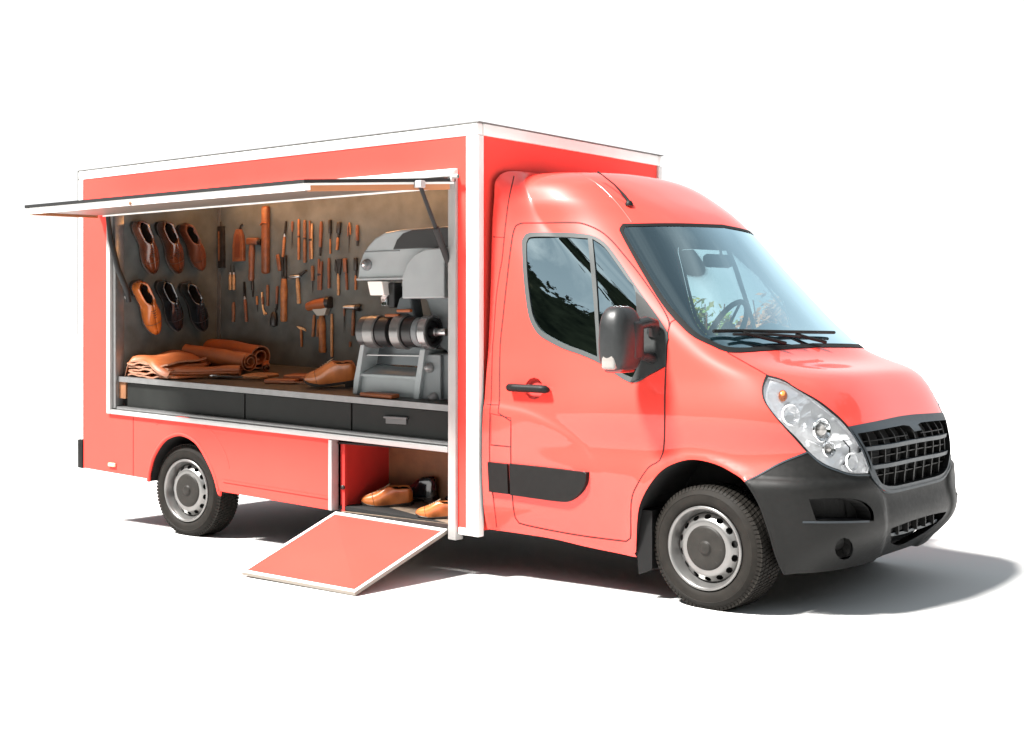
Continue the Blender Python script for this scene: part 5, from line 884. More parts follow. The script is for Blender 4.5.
# ---- tools on the wall ----
TOOLS = json.loads('''[["long_brush","dark slotted rasp hanging beside the corner of the tool wall","rasp",-4.288,2.17,-4.283,1.86,0.052,"rasp"],["last_block","arched reddish wooden block hanging left of the mallet","wooden block",-4.102,2.147,-4.102,1.903,0.121,"arch"],["mallet","wooden mallet with a short head hanging near the left of the wall","mallet",-3.971,2.076,-3.981,1.758,0.06,"mallet"],["strop_bar","wide tall leather covered bar hanging from the top of the wall","leather bar",-3.827,2.293,-3.827,1.805,0.083,"bar"],["awl","slim dark tipped awl, left one of the two under the arched block","awl",-4.195,1.887,-4.195,1.696,0.021,"handledown"],["awl","slim dark tipped awl, right one of the two under the arched block","awl",-4.159,1.886,-4.159,1.695,0.021,"handledown"],["knife","dark bladed knife with a pale wooden handle left of the big hammer","knife",-4.057,1.752,-4.031,1.461,0.031,"bladeup"],["punch","short wooden punch low on the far left of the tool wall","punch",-4.161,1.607,-4.164,1.461,0.033,"plain"],["pick","dark iron pick hanging right under the mallet","pick",-3.971,1.758,-3.966,1.642,0.025,"dark"],["needle_tool","thin wooden needle tool with fine tip under the mallet","needle tool",-3.926,1.648,-3.921,1.533,0.018,"bladedown"],["hook_knife","curved hook knife with pale lower end","hook knife",-3.871,1.676,-3.861,1.511,0.02,"hook"],["burnisher","straight pale wooden burnishing stick","burnisher",-3.819,1.726,-3.82,1.575,0.028,"plain"],["rasp","brown narrow rasp left of the big wood handled scraper","rasp",-3.724,1.717,-3.734,1.546,0.025,"brown"],["brush","black round brush hanging low left of the big scraper handle","brush",-3.753,1.539,-3.758,1.425,0.063,"brush"],["scraper","big scraper with two dark blades and a thick wooden handle","scraper",-3.656,1.929,-3.661,1.46,0.062,"scraper"],["file","dark file tilted on a wooden handle, first of the upper row","file",-3.642,2.176,-3.67,1.922,0.027,"bladeup"],["awl","thin dark pointed awl, second of the upper row","awl",-3.578,2.173,-3.584,1.976,0.017,"darkpoint"],["chisel","slim wooden chisel, third of the upper row","chisel",-3.519,2.184,-3.519,1.896,0.025,"notched"],["chisel","longest wooden chisel of the upper row","chisel",-3.462,2.175,-3.461,1.874,0.033,"notched"],["pincers","reddish wooden pincers next to the longest chisel","pincers",-3.405,2.168,-3.401,1.9,0.041,"double"],["file","dark wooden file, right of the reddish pincers","file",-3.308,2.157,-3.321,1.918,0.029,"brown"],["gouge","gouge with a broad dark head and thin pale stem","gouge",-3.228,2.17,-3.226,1.929,0.022,"headup"],["marking_wheel","black topped marking wheel with short wooden grip","marking wheel",-3.144,2.149,-3.166,1.954,0.036,"headup"],["pliers","small pliers with short brown grips near the top right of the wall","pliers",-3.055,2.138,-3.059,1.93,0.021,"pliers"],["punch","short red brown punch, last of the upper row","punch",-2.984,2.118,-2.984,1.975,0.029,"brown"],["awl","plain wooden awl, first of the middle row","awl",-3.389,1.851,-3.388,1.662,0.026,"bladedown"],["chisel","broad double wooden chisel in the middle row","chisel",-3.317,1.897,-3.323,1.682,0.049,"double"],["bone_folder","slim pale folder right of the double chisel","folder",-3.239,1.902,-3.239,1.691,0.027,"plain"],["hammer","hammer with a dark split head in the middle row","hammer",-3.153,1.892,-3.153,1.642,0.028,"headup2"],["gouge","orange brown gouge left of the last middle row tool","gouge",-3.089,1.904,-3.076,1.678,0.03,"brown2"],["knife","knife with dark blade, last of the middle row","knife",-2.997,1.901,-3.0,1.677,0.029,"headup"],["hammer","light T shaped hammer with steel cross head","hammer",-3.532,1.795,-3.517,1.587,0.038,"tee"],["hammer","largest hammer with a pale leather wrapped head and thick handle","hammer",-3.308,1.606,-3.295,1.245,0.051,"big"],["stick","slim tilted wooden stick left of the largest hammer handle","stick",-3.373,1.509,-3.386,1.356,0.028,"plain"],["stick","thinner wooden stick close to the largest hammer handle","stick",-3.341,1.481,-3.345,1.356,0.016,"plain"],["stick","long straight wooden stick right of the largest hammer","stick",-3.214,1.515,-3.212,1.219,0.027,"plain"],["tack_hammer","tiny tack hammer hanging low above the counter","tack hammer",-3.498,1.432,-3.491,1.285,0.024,"tack"],["hammer","steel cross head hammer with wooden handle near the machine","hammer",-3.015,1.569,-3.025,1.365,0.025,"steel"],["awl","thin dark awl hanging left of the steel cross head hammer","awl",-3.1,1.569,-3.103,1.385,0.017,"darkpoint"],["peg","tiny pale wooden peg near the polishing drums","peg",-3.05,1.327,-3.049,1.29,0.023,"plain"]]''')
YT = IY1 - .012
def tool(name, label, cat, x0, z0, x1, z1, w, style):
    top, bot = Vector((x0, YT, z0)), Vector((x1, YT, z1)); L = (top - bot).length; r = max(w / 2, .006) * .78
    root = empty(name, bot); root.rotation_euler = (0, math.atan2(x0 - x1, z0 - z1), 0)
    tag(root, label, cat, 'tools hanging on the workshop wall')
    wsel = (wood, wood2, wood3, wood, woodr)[int(abs(x0 * 997 + z0 * 331)) % 5]
    def b(mb, nm, m, auto=45): return mb.build(nm, wsel if m is wood and style not in ('big', 'scraper') else m, root, auto=auto)
    def handle(z0, z1, r=r, m=wood, nm='handle'):
        L_ = z1 - z0; q = MB(); pr = [(.001, z0), (r * .8, z0 + L_ * .01), (r, z0 + L_ * .06), (r * .86, z0 + L_ * .3), (r * 1.02, z0 + L_ * .7), (r * .8, z0 + L_ * .93), (r * .6, z1), (.001, z1)]
        q.lathe(pr, (0, 0, 0), 'z', 14); return b(q, nm, m)
    def blade(z0, z1, w0, w1, m=iron, th=.004, nm='blade'):
        q = MB(); q.prism([(-w0, z0), (w0, z0), (w1, z1), (-w1 * .4, z1)], 'y', -th, th); return b(q, nm, m)
    def ferrule(z, r=r, m=tsteel): q = MB(); q.lathe([(r * .75, z - .012), (r * .8, z), (r * .7, z + .012)], (0, 0, 0), 'z', 12); return b(q, 'ferrule', m)
    if style == 'handledown': handle(0, L * .62, r * 1.5); ferrule(L * .62, r * 1.3); q = MB(); q.lathe([(r * .5, L * .6), (r * .35, L * .9), (.001, L)], (0, 0, 0), 'z', 8); b(q, 'spike', iron)
    elif style == 'bladedown': handle(L * .45, L, r * 1.3); q = MB(); q.lathe([(.001, 0), (r * .4, L * .15), (r * .5, L * .5)], (0, 0, 0), 'z', 8); b(q, 'spike', iron)
    elif style == 'bladeup': handle(0, L * .60); ferrule(L * .6); blade(L * .6, L, r * .75, r * .9)
    elif style == 'darkpoint':
        q = MB(); q.lathe([(.001, L), (r * 1.2, L * .97), (r * 1.3, L * .75), (r * .7, L * .62)], (0, 0, 0), 'z', 10); b(q, 'handle', woodr); q = MB(); q.lathe([(r * .7, L * .64), (r * .5, L * .3), (.001, 0)], (0, 0, 0), 'z', 8); b(q, 'spike', iron)
    elif style == 'plain': handle(0, L, r * 1.05)
    elif style == 'dark': handle(L * .4, L, r * 1.2, iron); blade(0, L * .42, r * .4, r * .9)
    elif style == 'notched':
        handle(0, L * .58); ferrule(L * .585, r, iron); handle(L * .6, L, r * .95, wood, 'upper_handle')
        q = MB(); q.lathe([(r * .6, L * .57), (r * 1.15, L * .60), (r * .6, L * .63)], (0, 0, 0), 'z', 10); b(q, 'collar', woodr)
    elif style == 'brown': handle(L * .25, L, r * 1.1, woodr); blade(0, L * .27, r * .5, r * .8)
    elif style == 'brown2': handle(0, L * .55, r * .8); q = MB(); q.box((-.006, 0, L * .75), (r * 2.6, .02, L * .42), .006); b(q, 'head', wood); blade(L * .5, L * .9, r, r, iron)
    elif style == 'double':
        q = MB(); q.tube([(-r * .55, 0, 0), (-r * .5, 0, L * .5), (-r * .75, 0, L)], [r * .5, r * .55, r * .4], 10); b(q, 'jaw', woodr if 'pincers' in label else wood)
        q = MB(); q.tube([(r * .5, -.002, 0), (r * .5, -.002, L * .5), (r * .7, -.002, L * .92)], [r * .5, r * .55, r * .45], 10); b(q, 'jaw', wood)
        q = MB(); q.box((0, -.006, L * .5), (r * 1.8, .012, .018), .004); b(q, 'joint', iron)
    elif style == 'headup': handle(0, L * .45, r * .75); q = MB(); q.box((0, 0, L * .78), (r * 2.3, .022, L * .40), r * .5); b(q, 'head', iron); blade(L * .42, L * .62, r * .5, r * .7)
    elif style == 'headup2': handle(0, L * .60, r * .95); blade(L * .55, L, r * 1.5, r * 2.6, nm='claw'); q = MB(); q.prism([(-r * 2.8, L * .7), (-r * .4, L * .56), (0, L * .7), (-r * 2.2, L * .99)], 'y', -.008, .004); b(q, 'claw', iron)
    elif style == 'pliers':
        q = MB(); q.tube([(-r * 1.2, 0, L * .55), (-r * 1.4, 0, L * .8), (0, 0, L)], r * .6, 8); b(q, 'grip', woodr); q = MB(); q.tube([(r * 1.4, 0, L * .6), (r * 1.3, 0, L * .85), (0, 0, L)], r * .6, 8); b(q, 'grip', wood); q = MB(); q.lathe([(r * .7, L * .6), (r * .35, L * .3), (.001, 0)], (0, 0, 0), 'z', 8); b(q, 'jaw', iron)
    elif style == 'hook':
        q = MB(); q.tube([(-.004, 0, L), (-.006, 0, L * .6), (0, 0, L * .25), (.016, 0, .004), (.028, 0, .012)], [r * .9, r * .9, r * .9, r * 1.3, r], 8); b(q, 'blade', woodp)
        handle(L * .45, L * .8, r * 1.1)
    elif style == 'rasp':
        q = MB(); q.box((0, 0, L / 2), (w * 1.15, .03, L), .006); b(q, 'body', iron); q = MB(); q.box((-w * .22, -.018, L * .52), (w * .18, .008, L * .7), .002); b(q, 'slot', wood)
        q = MB(); q.tube([(0, -.004, L), (0, -.004, L + .03)], .006, 8); b(q, 'hook', iron)
    elif style == 'arch':
        R_ = w * .46; pl = [(-R_, 0), (R_, 0), (R_ * .96, L * .45), (R_ * .75, L * .78), (R_ * .35, L * .96), (-R_ * .35, L * .96), (-R_ * .75, L * .78), (-R_ * .96, L * .45)]
        q = MB(); q.prism(pl, 'y', -.02, .012); o_ = q.build('block', woodr, root, bevel=.005); q = MB(); q.prism([(x * .5, z * .72 + L * .12) for x, z in pl], 'y', -.024, -.0205); b(q, 'inset', leatherd)
        q = MB(); q.tube([(0, 0, L * .93), (.012, 0, L + .02), (.03, 0, L + .025)], .006, 8); b(q, 'hook', iron)
    elif style == 'mallet':
        handle(0, L * .92, .024, woodr); q = MB(); q.box((.012, -.004, L * .90), (.115, .045, .05), .012); b(q, 'head', woodr); q = MB(); q.lathe([(.001, -.01), (.02, -.01), (.024, .03)], (.07, -.004, L * .88), 'x', 14); b(q, 'face', iron)
    elif style == 'bar':
        q = MB(); q.box((0, -.012, L / 2), (w * .72, .045, L), .016); b(q, 'body', woodr); q = MB(); q.tube([(-w * .38, -.036, L * .72), (-.004, -.042, L * .755), (w * .38, -.036, L * .745)], .005, 8); b(q, 'binding', leather)
    elif style == 'brush':
        q = MB(); q.lathe([(.001, 0), (w * .45, .01), (w * .5, L * .5), (w * .36, L * .85), (.001, L)], (0, 0, 0), 'z', 18); b(q, 'bristles', mblack); q = MB(); q.tube([(.004, 0, L * .9), (.010, 0, L * 1.2)], .008, 8); b(q, 'handle', iron)
    elif style == 'scraper':
        handle(0, L * .68, w * .42, wood); ferrule(L * .68, w * .40, iron)
        for sx in (-.018, .014): q = MB(); q.box((sx, 0, L * .84), (.014, .012, L * .34), .003); b(q, 'blade', iron)
        q = MB(); q.box((-.05, -.004, L * .90), (.03, .02, L * .26), .009, Matrix.Rotation(math.radians(-12), 3, 'Y')); b(q, 'guard', woodr)
    elif style == 'tee':
        handle(0, L * .90, .015, wood); q = MB(); q.box((-.022, -.004, L * .93), (.10, .024, .020), .005); b(q, 'head', tsteel); q = MB(); q.prism([(.02, L * .90), (.09, L * 1.06), (.085, L * 1.11), (.01, L)], 'y', -.012, .006); b(q, 'claw', iron)
    elif style == 'big':
        handle(0, L * .72, .028, wood); q = MB()
        q.tube([(-.115, -.01, L * .90), (-.05, -.012, L * .93), (.02, -.012, L * .94), (.085, -.01, L * .96)], [.030, .036, .040, .038], 14); b(q, 'head', leather)
        q = MB(); q.prism([(-.06, L * .84), (-.02, L * .72), (.05, L * .72), (.075, L * .86), (.03, L * .90)], 'y', -.03, .01); b(q, 'socket', mat('worn_steel', (.36, .33, .29), .4, metal=.4)); q = MB(); q.lathe([(.001, .012), (.04, .01), (.045, -.02)], (.085, -.01, L * .96), 'x', 16); b(q, 'face', iron)
    elif style == 'tack': handle(0, L * .9, r); q = MB(); q.prism([(-.035, L * 1.0), (-.01, L * .86), (.02, L * .82), (.045, L * .74), (.04, L * .84), (.01, L * .94)], 'y', -.007, .005); b(q, 'head', woodp)
    elif style == 'steel':
        handle(0, L * .88, .013, wood); q = MB(); q.tube([(-.085, -.002, L * .93), (-.02, -.004, L * .95), (.03, -.004, L * .95)], [.012, .016, .018], 12); b(q, 'head', tsteel); q = MB(); q.lathe([(.001, .0), (.024, .0), (.026, .03), (.016, .04)], (.025, -.004, L * .95), 'x', 14); b(q, 'face', iron)
    q = MB(); q.lathe([(.001, .004), (.007, .003), (.007, -.010)], (0, 0, L - .004), 'y', 8)
    return root
for t_ in TOOLS: tool(*t_)
# ---- leather on the counter ----
def roll(name, label, p0, p1, R, turns, m=leather, flat=.85, tail=None, open_=False):
    """a sheet rolled up: a spiral section swept from p0 to p1"""
    root = MB(); p0, p1 = Vector(p0), Vector(p1); ax = (p1 - p0); L = ax.length; ax.normalize(); up = Vector((0, 0, 1)); si = ax.cross(up).normalized(); up = si.cross(ax)
    n = int(turns * 22); th = R * .09; prof_o = []; prof_i = []
    for i in range(n + 1):
        t = i / n; a = 2 * math.pi * turns * t - math.pi / 2; r_ = R * (1 - .72 * (1 - t)); wob = 1 + .03 * math.sin(3 * a + 1)
        prof_o.append((r_ * math.cos(a) * wob, (r_ * math.sin(a) * flat) * wob)); prof_i.append(((r_ - th) * math.cos(a) * wob, ((r_ - th) * math.sin(a) * flat) * wob))
    if tail: prof_o.append((tail[0], tail[1])); prof_i.append((tail[0], tail[1] + th))
    P = prof_o + prof_i[::-1]; m_ = len(P); K = 14; vs = []
    for k in range(K + 1):
        s = k / K; c = p0 + ax * L * s; sag = 1 + .05 * math.sin(7 * s + R * 40) ; tw = .05 * math.sin(4 * s)
        for (u, v) in P: vs.append(c + si * (u * sag) + up * (v * sag + .003 * math.sin(9 * s + u * 30)))
    fs = [(k * m_ + i, k * m_ + (i + 1) % m_, (k + 1) * m_ + (i + 1) % m_, (k + 1) * m_ + i) for k in range(K) for i in range(m_)]
    root.add(vs, fs, True)
    h = len(prof_o)
    caps = [(i, i + 1, m_ - 2 - i, m_ - 1 - i) for i in range(h - 1)]
    mi0 = len(root.f); root.cur = 1
    root.add(vs[:m_], caps); root.add(vs[-m_:], [c[::-1] for c in caps]); root.cur = 0
    return root
def zc(x, y, d=0): return ctr_z(x, y) + d
def thing_mesh(mb, name, mats, label, cat, group=None, **k):
    c = Vector((sum(v[0] for v in mb.v) / len(mb.v), sum(v[1] for v in mb.v) / len(mb.v), min(v[2] for v in mb.v)))
    mb.map(lambda x, y, z: (x - c.x, y - c.y, z - c.z)); o = mb.build(name, mats, **k); o.location = c; return tag(o, label, cat, group)
LG = 'rolled leather hides on the counter'
rm = [leather, leatherp]
thing_mesh(roll('leather_roll', '', (-4.22, -.24, zc(-4.2, -.24, .115)), (-3.64, -.34, zc(-3.6, -.34, .098)), .115, 2.2), 'leather_roll', rm, 'large leather roll lying at the back of the counter against the tool wall', 'leather roll', LG)
thing_mesh(roll('leather_roll', '', (-4.15, -.52, zc(-4.1, -.52, .12)), (-3.56, -.52, zc(-3.6, -.52, .082)), .092, 2.4), 'leather_roll', rm, 'middle leather roll with an open spiral end, lying in front of the large roll', 'leather roll', LG)
thing_mesh(roll('leather_roll', '', (-3.90, -.93, zc(-3.9, -.93, .048)), (-3.50, -.68, zc(-3.5, -.68, .05)), .046, 2.2), 'leather_roll', rm, 'thin leather roll with its open end to the front edge of the counter', 'leather roll', LG)
thing_mesh(roll('leather_roll', '', (-3.66, -.26, zc(-3.6, -.26, .035)), (-3.50, -.42, zc(-3.5, -.42, .030)), .035, 1.6), 'leather_roll', rm, 'small curled leather offcut at the end of the large roll', 'leather offcut', LG)
# folded hide: stacked wavy folds with a draped top sheet
def folded():
    q = MB(); fx0, fx1, fy0, fy1 = -4.27, -3.86, -.985, -.62; nL = 6
    for l in range(nL):
        zz = .006 + l * .0175; n = 18; m_ = 8; vs = []; jx = random.uniform(-.014, .014); jy = random.uniform(-.012, .012)
        for i in range(n + 1):
            for j in range(m_ + 1):
                u, v = i / n, j / m_; x = fx0 + (fx1 - fx0) * u + jx; y = fy0 + (fy1 - fy0) * v + jy
                w_ = .007 * math.sin(u * 9 + l * 2.1) + .005 * math.sin(v * 8 + l) + .004 * math.sin(u * 19 + l * 3)
                vs.append((x, y, zc(x, y, zz + w_)))
        N1 = len(vs); vs += [(x, y, z + .011) for x, y, z in vs]; fs = []; W_ = m_ + 1
        for i in range(n):
            for j in range(m_): a = i * W_ + j; fs.append((N1 + a, N1 + a + W_, N1 + a + W_ + 1, N1 + a + 1)); fs.append((a, a + 1, a + W_ + 1, a + W_))
        q.cur = 0; b0 = len(q.v); q.add(vs, fs, True); q.cur = 1; ed = []
        for i in range(n): ed.append((i * W_, (i + 1) * W_, N1 + (i + 1) * W_, N1 + i * W_)); a = i * W_ + m_; ed.append((a + W_, a, N1 + a, N1 + a + W_))
        for j in range(m_): ed.append((j + 1, j, N1 + j, N1 + j + 1)); a = n * W_ + j; ed.append((a, a + 1, N1 + a + 1, N1 + a))
        q.f += [tuple(b0 + k for k in e) for e in ed]; q.sm += [False] * len(ed); q.mi += [1] * len(ed); q.cur = 0
    # draped top sheet, folding over at the left and running right into the rolls
    vs = []; n, m_ = 30, 14
    for i in range(n + 1):
        for j in range(m_ + 1):
            u, v = i / n, j / m_; x = -4.30 + .44 * u; y = -1.0 + .46 * v + .03 * math.sin(u * 6)
            h = .122 + .016 * math.sin(u * 3.3 + .4) + .008 * math.sin(v * 9 + u * 5) - .05 * max(0, u - .62) / .38
            if v < .10: h -= .030 * (1 - v / .10) ** 2
            if u < .08: h -= .10 * (1 - u / .08) ** 2; 
            vs.append((x, y, zc(x, y, h)))
    W_ = m_ + 1; N1 = len(vs); vs += [(x, y, z - .010) for x, y, z in vs]
    fs = [(i * W_ + j, (i + 1) * W_ + j, (i + 1) * W_ + j + 1, i * W_ + j + 1) for i in range(n) for j in range(m_)]
    fs += [tuple(N1 + k for k in f[::-1]) for f in fs]; q.add(vs, fs, True); b0 = len(q.v) - len(vs); ed = []
    for i in range(n): ed += [(i * W_, N1 + i * W_, N1 + (i + 1) * W_, (i + 1) * W_)]
    for j in range(m_): ed += [(j, j + 1, N1 + j + 1, N1 + j)]
    q.f += [tuple(b0 + k for k in e) for e in ed]; q.sm += [False] * len(ed); q.mi += [1] * len(ed)
    return q
thing_mesh(folded(), 'folded_leather', rm, 'folded stack of tan hides with pale cut edges at the left end of the counter', 'leather')
# front flap of the stack
q = MB(); P = [(-3.95, -1.0), (-3.80, -.97), (-3.70, -.82), (-3.95, -.82)]
vs = [(x, y, zc(x, y, .008)) for x, y in P] + [(x, y, zc(x, y, .022)) for x, y in P]; q.hexa(vs)
thing_mesh(q, 'leather_sheet', leather, 'flat tan leather sheet under the thin roll at the front of the counter', 'leather', bevel=.004)
# shears, gloves and scraps
sh = empty('shears', (-3.42, -.74, zc(-3.42, -.74, .012))); tag(sh, 'dark bladed shears with orange handles lying on the counter', 'shears')
q = MB(); q.prism([(-.24, -.03), (.02, -.014), (.02, .014), (-.22, -.012)], 'z', 0, .008); q.build('blade', tsteel, sh)
q = MB(); q.prism([(-.20, -.06), (.02, -.026), (.02, -.006), (-.18, -.045)], 'z', .002, .010); q.build('blade', iron, sh)
q = MB(); q.tube([(.01, -.01, .01), (.08, -.05, .015), (.16, -.05, .015), (.20, -.02, .015), (.15, .0, .012), (.06, -.006, .012)], .011, 8); q.build('grip', wood, sh)
q = MB(); q.tube([(.01, .01, .01), (.09, .05, .02), (.18, .09, .02), (.23, .07, .02), (.18, .035, .015), (.08, .01, .012)], .012, 8); q.build('grip', wood, sh)
sh.rotation_euler = (math.radians(5), math.radians(2), math.radians(12))
def scrap(name, label, pts, h, m, bev=.006, cat='leather scrap'):
    q = MB(); q.hexa([(x, y, zc(x, y, .002)) for x, y in pts] + [(x, y, zc(x, y, h)) for x, y in pts]); return thing_mesh(q, name, m, label, cat, bevel=bev)
scrap('leather_scrap', 'narrow orange leather strip beside the handles of the shears', [(-3.13, -.84), (-2.93, -.76), (-2.95, -.70), (-3.15, -.78)], .028, leather)
scrap('leather_scrap', 'curved orange leather pad in the middle of the counter', [(-3.10, -.70), (-2.86, -.60), (-2.90, -.50), (-3.12, -.58)], .040, leather, .014)
scrap('leather_scrap', 'orange leather pad lying over the pale strip left of the shoe', [(-2.98, -.66), (-2.80, -.60), (-2.83, -.50), (-2.99, -.55)], .030, leather, .01)
q = MB(); q.tube([(-3.02, -.80, zc(-3.02, -.80, .012)), (-2.92, -.77, zc(-2.92, -.77, .012)), (-2.84, -.72, zc(-2.84, -.72, .014)), (-2.80, -.66, zc(-2.8, -.66, .016))], .009, 8, flat=.5)
thing_mesh(q, 'leather_strap', leatherp, 'pale thin strap lying in front of the orange pads', 'strap')
scrap('leather_scrap', 'small flat orange leather patch in front of the grey machine base', [(-2.20, -1.0), (-1.96, -1.0), (-1.95, -.93), (-2.17, -.93)], .026, leather, .006)
# ---- the finishing machine ----
mc = empty('finishing_machine', (-2.0, -.75, ctr_z(-2.0, -.75))); tag(mc, 'grey shoe finishing machine with steel drums standing at the right end of the counter', 'machine')
def mp_(mb, name, m, parent=None, **k):
    mb.map(lambda x, y, z: (x + 2.0, y + .75, z - ctr_z(-2.0, -.75))); return mb.build(name, m, parent or mc, **k)
def MX(u): return -2.327 + (u - 359) * .00745
def MZ(v): return .997 + (398 - v) * .00592
yf = -.87
prof = [(MX(u), MZ(v)) for u, v in [(359.5, 277.5), (361, 262), (365, 251), (371, 242), (378, 235), (388, 230), (402, 228), (452, 227), (452, 278), (413, 278)]]
q = MB(); q.prism(prof, 'y', yf, yf + .42); head = mp_(q, 'machine_head', mgrey, bevel=.012)
prof = [(MX(u), MZ(v)) for u, v in [(411, 297), (411, 275), (416, 262), (424, 253), (435, 249), (452, 248.5), (452, 297)]]
q = MB(); q.prism(prof, 'y', yf - .055, yf + .30); mp_(q, 'motor_cover', mgrey, bevel=.008)
prof = [(MX(u), MZ(v)) for u, v in [(397, 247.5), (401, 238), (407, 232), (416, 229), (452, 228), (452, 247.5)]]
q = MB(); q.prism(prof, 'y', yf - .008, yf + .02); mp_(q, 'view_window', mblack, head, bevel=.004)
q = MB(); q.box((MX(384), yf - .004, MZ(276.5)), (.36, .02, .012), .003); mp_(q, 'head_rail', mgrey, head)
q = MB(); q.box((MX(385), yf - .003, MZ(249)), (.27, .008, .006), .002); mp_(q, 'head_seam', mgrey2, head)
q = MB(); q.lathe([(.001, -.042), (.020, -.040), (.024, -.034), (.025, -.018), (.034, -.015), (.036, 0)], (MX(370), yf, MZ(262)), 'y', 24); mp_(q, 'knob', mgrey2, head)
q = MB(); q.lathe([(.001, -.046), (.010, -.045), (.012, -.038)], (MX(370), yf, MZ(262)), 'y', 16); mp_(q, 'knob_cap', chrome, head)
q = MB(); q.prism([(MX(372), MZ(279)), (MX(387), MZ(279)), (MX(389.5), MZ(293)), (MX(375), MZ(293))], 'y', yf - .02, yf + .10); mp_(q, 'lamp_block', mat('block_white', (.78, .74, .70), .4), bevel=.004)
q = MB(); q.lathe([(.026, 0), (.026, .05), (.018, .055), (.018, .07), (.001, .072)], (MX(385), yf + .03, MZ(303.5)), 'z', 16); mp_(q, 'adjusting_bolt', chrome)
q = MB(); q.box((MX(391), yf + .08, MZ(293)), (.05, .10, .15), .01); mp_(q, 'spindle_guard', mblack)
q = MB(); q.prism([(MX(392), MZ(284)), (MX(413), MZ(288)), (MX(420), MZ(300)), (MX(433), MZ(345)), (MX(452), MZ(360)), (MX(452), MZ(290)), (MX(450), MZ(279)), (MX(395), MZ(279))], 'y', yf + .10, yf + .36); mp_(q, 'machine_neck', mgrey2, bevel=.01)
q = MB(); q.prism([(MX(394), MZ(318)), (MX(400), MZ(296)), (MX(411), MZ(290)), (MX(416), MZ(318))], 'y', yf + .02, yf + .12); mp_(q, 'belt_guide', mat('guide_grey', (.09, .1, .105), .3, metal=.5), bevel=.012)
for u in (398, 410): q = MB(); q.box((MX(u), yf - .02, MZ(313.5 if u == 398 else 309)), (.10, .03, .018), .006); mp_(q, 'leather_pad', leather)
cz = MZ(330); cy = yf + .01
def drum(u0, u1, r, m=steel, face=True):
    q = MB(); x0, x1 = MX(u0), MX(u1); q.lathe([(r * .9, x0), (r, x0 + .006), (r, x1 - .006), (r * .9, x1)], (0, cy, cz), 'x', 48); d_ = mp_(q, 'drum', m, auto=50)
    q = MB(); q.lathe([(r * .92, x1 - .002), (r * .74, x1 + .004), (r * .70, x1 - .02), (r * .34, x1 - .022), (r * .30, x1 + .012), (.001, x1 + .014)], (0, cy, cz), 'x', 36); mp_(q, 'drum_face', mblack, d_, auto=40)
    q = MB(); q.lathe([(r * .92, x0 + .002), (.001, x0)], (0, cy, cz), 'x', 36); mp_(q, 'drum_back', mgrey2, d_)
    q = MB(); q.lathe([(r * .26, x1 + .013), (r * .24, x1 + .020), (.001, x1 + .021)], (0, cy, cz), 'x', 16); mp_(q, 'drum_bolt', mat('bolt_grey', (.22, .22, .22), .35, metal=.6), d_)
drum(366, 374, .094, mat('drum_dark', (.09, .09, .09), .3, metal=.6)); drum(373, 384, .098, steel); drum(401, 411, .103, steel); drum(419, 427, .085, mgrey2); drum(428, 436, .098, mat('drum_mid', (.30, .30, .30), .25, metal=.7))
q = MB(); q.tube([(MX(362), cy, cz), (MX(448), cy, cz)], .022, 14); mp_(q, 'shaft', tsteel)
prof = [(367, 343), (371, 343), (363, 397.5), (358.5, 397.5), (360, 380)]
q = MB(); q.prism([(MX(u), MZ(v)) for u, v in prof], 'y', yf - .04, yf + .34); mp_(q, 'side_plate', mgrey, bevel=.004)
q = MB(); q.prism([(MX(u), MZ(v)) for u, v in [(427, 347), (432, 347), (425, 401), (420, 401), (421.5, 383)]], 'y', yf - .04, yf + .34); mp_(q, 'side_plate', mgrey, bevel=.004)
q = MB(); q.box2((MX(363), yf - .01, MZ(401)), (MX(422), yf + .30, MZ(374))); mp_(q, 'base_box', mgrey, bevel=.006)
q = MB(); q.hexa([(MX(362.5), yf - .03, MZ(375)), (MX(423), yf - .03, MZ(377)), (MX(424), yf + .10, MZ(372)), (MX(365), yf + .10, MZ(369)), (MX(362.5), yf - .03, MZ(372.5)), (MX(423), yf - .03, MZ(374)), (MX(424), yf + .10, MZ(366)), (MX(365), yf + .10, MZ(364))]); mp_(q, 'front_lid', mgrey, bevel=.003)
q = MB(); q.hexa([(MX(367), yf + .10, MZ(368)), (MX(425), yf + .10, MZ(370)), (MX(426), yf + .26, MZ(345)), (MX(369), yf + .26, MZ(343)), (MX(367), yf + .09, MZ(366)), (MX(425), yf + .09, MZ(368)), (MX(426), yf + .24, MZ(343)), (MX(369), yf + .24, MZ(341))]); mp_(q, 'dust_tray', mat('tray_steel', (.30, .33, .35), .18, metal=.9))
q = MB(); q.box2((MX(366), yf + .11, MZ(372)), (MX(428), yf + .13, MZ(341))); mp_(q, 'back_plate', mat('plate_dark', (.10, .11, .115), .22, metal=.7))
for u0, u1, r_ in ((385.5, 396, .088), (412.5, 421, .090)):
    q = MB(); q.lathe([(.03, MX(u0)), (r_, MX(u0)), (r_, MX(u1)), (r_ * .8, MX(u1) + .006), (.03, MX(u1) + .002)], (0, cy, cz), 'x', 40); mp_(q, 'rubber_drum', mblack, auto=40)
q = MB(); q.box((MX(397), yf - .0, MZ(353.5)), (.40, .03, .006), .002); mp_(q, 'tray_edge', tsteel)
q = MB(); q.box2((MX(431), yf + .02, MZ(404)), (MX(452), yf + .36, MZ(351))); mp_(q, 'motor_housing', mgrey2, bevel=.012)
q = MB(); q.box2((MX(425), yf - .01, MZ(403)), (MX(444), yf + .05, MZ(352))); mp_(q, 'control_plate', mat('control_grey', (.16, .175, .18), .4), bevel=.006)
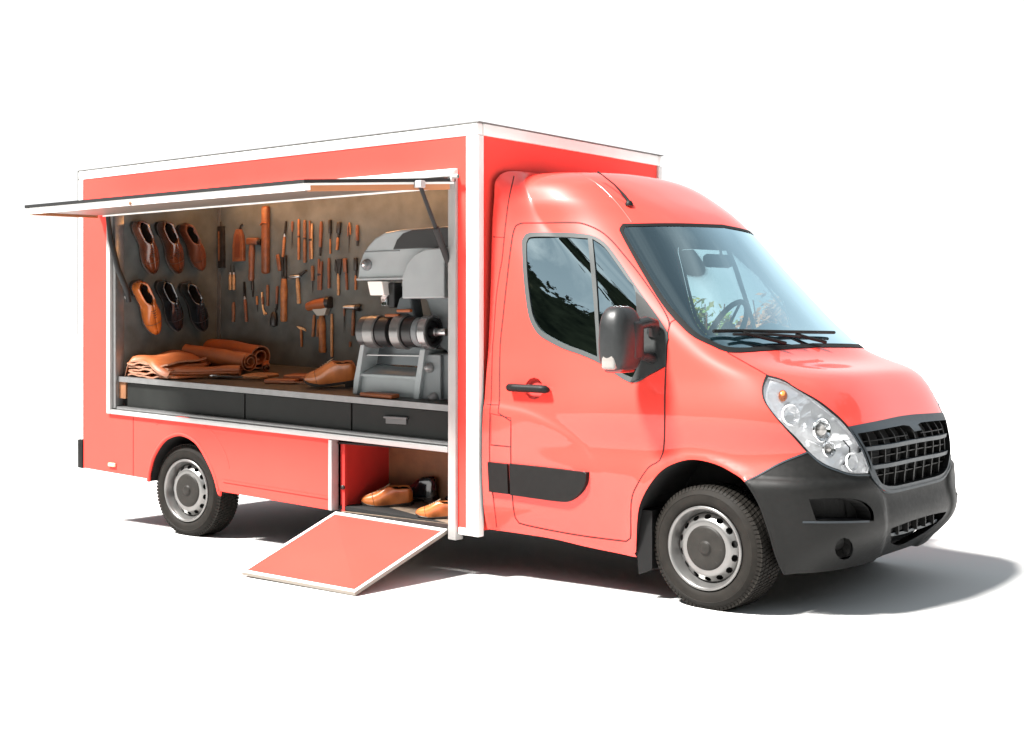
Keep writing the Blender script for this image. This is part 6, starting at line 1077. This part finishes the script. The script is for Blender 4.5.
for u, v in ((434, 365), (438, 394)):
    q = MB(); q.lathe([(.001, -.040), (.016, -.038), (.018, -.02), (.028, -.016), (.030, 0)], (MX(u), yf - .012, MZ(v)), 'y', 20); mp_(q, 'control_knob', mat('knob_grey', (.25, .25, .25), .35, metal=.4))
# ---- bushes beyond the truck, seen through the cab windows ----
def bush(loc, sx, sy, h, m, label, seed):
    rnd = random.Random(seed); root = empty('shrub', loc); tag(root, label, 'shrub', 'shrubs standing beyond the cab')
    q = MB()
    for k in range(9):
        a = rnd.uniform(0, 6.28); r_ = rnd.uniform(.2, .8); q.tube([(0, 0, 0), (r_ * sx * .35 * math.cos(a), r_ * sy * .35 * math.sin(a), h * .5), (r_ * sx * .8 * math.cos(a), r_ * sy * .8 * math.sin(a), h * rnd.uniform(.75, .95))], [.022, .014, .005], 6)
    q.build('stem', woodr, root)
    q = MB()
    for c_ in range(150):
        a = rnd.uniform(0, 6.28); rr = rnd.uniform(0, 1) ** .5; zz = rnd.uniform(.12, .97); env = math.sin(math.pi * min(1, .12 + zz * .86)) ** .5
        cx_, cy_, cz_ = rr * sx * env * math.cos(a), rr * sy * env * math.sin(a), zz * h * (1 - .16 * rr)
        for l in range(26):
            p = Vector((cx_ + rnd.gauss(0, .06), cy_ + rnd.gauss(0, .06), max(.02, cz_ + rnd.gauss(0, .055)))); n_ = Vector((rnd.gauss(0, 1), rnd.gauss(0, 1), rnd.gauss(0, 1) + .5)).normalized(); t = n_.orthogonal().normalized(); s_ = rnd.uniform(.022, .045)
            b_ = n_.cross(t); q.cur = rnd.choice((0, 0, 1)); q.add([p - t * s_, p + b_ * s_ * .5, p + t * s_, p - b_ * s_ * .5], [(0, 1, 2, 3)])
    q.build('foliage', m, root)
bush((-2.25, 3.6, GZ), .42, .38, 1.70, [mat('leaf_green', (.16, .20, .04), .6), mat('leaf_olive', (.26, .22, .05), .6)], 'low green shrub seen through the windscreen left of the steering wheel', 3)
bush((-1.65, 3.7, GZ), .42, .38, 1.76, [mat('leaf_orange', (.55, .22, .09), .6), mat('leaf_rust', (.40, .17, .10), .6)], 'orange autumn shrub seen through the windscreen behind the steering wheel', 5)
# ------------------------------------------------------------ render settings
sc.render.engine = 'CYCLES'; sc.cycles.max_bounces = 8; sc.cycles.transparent_max_bounces = 16
sc.render.resolution_x = 1024; sc.render.resolution_y = 750
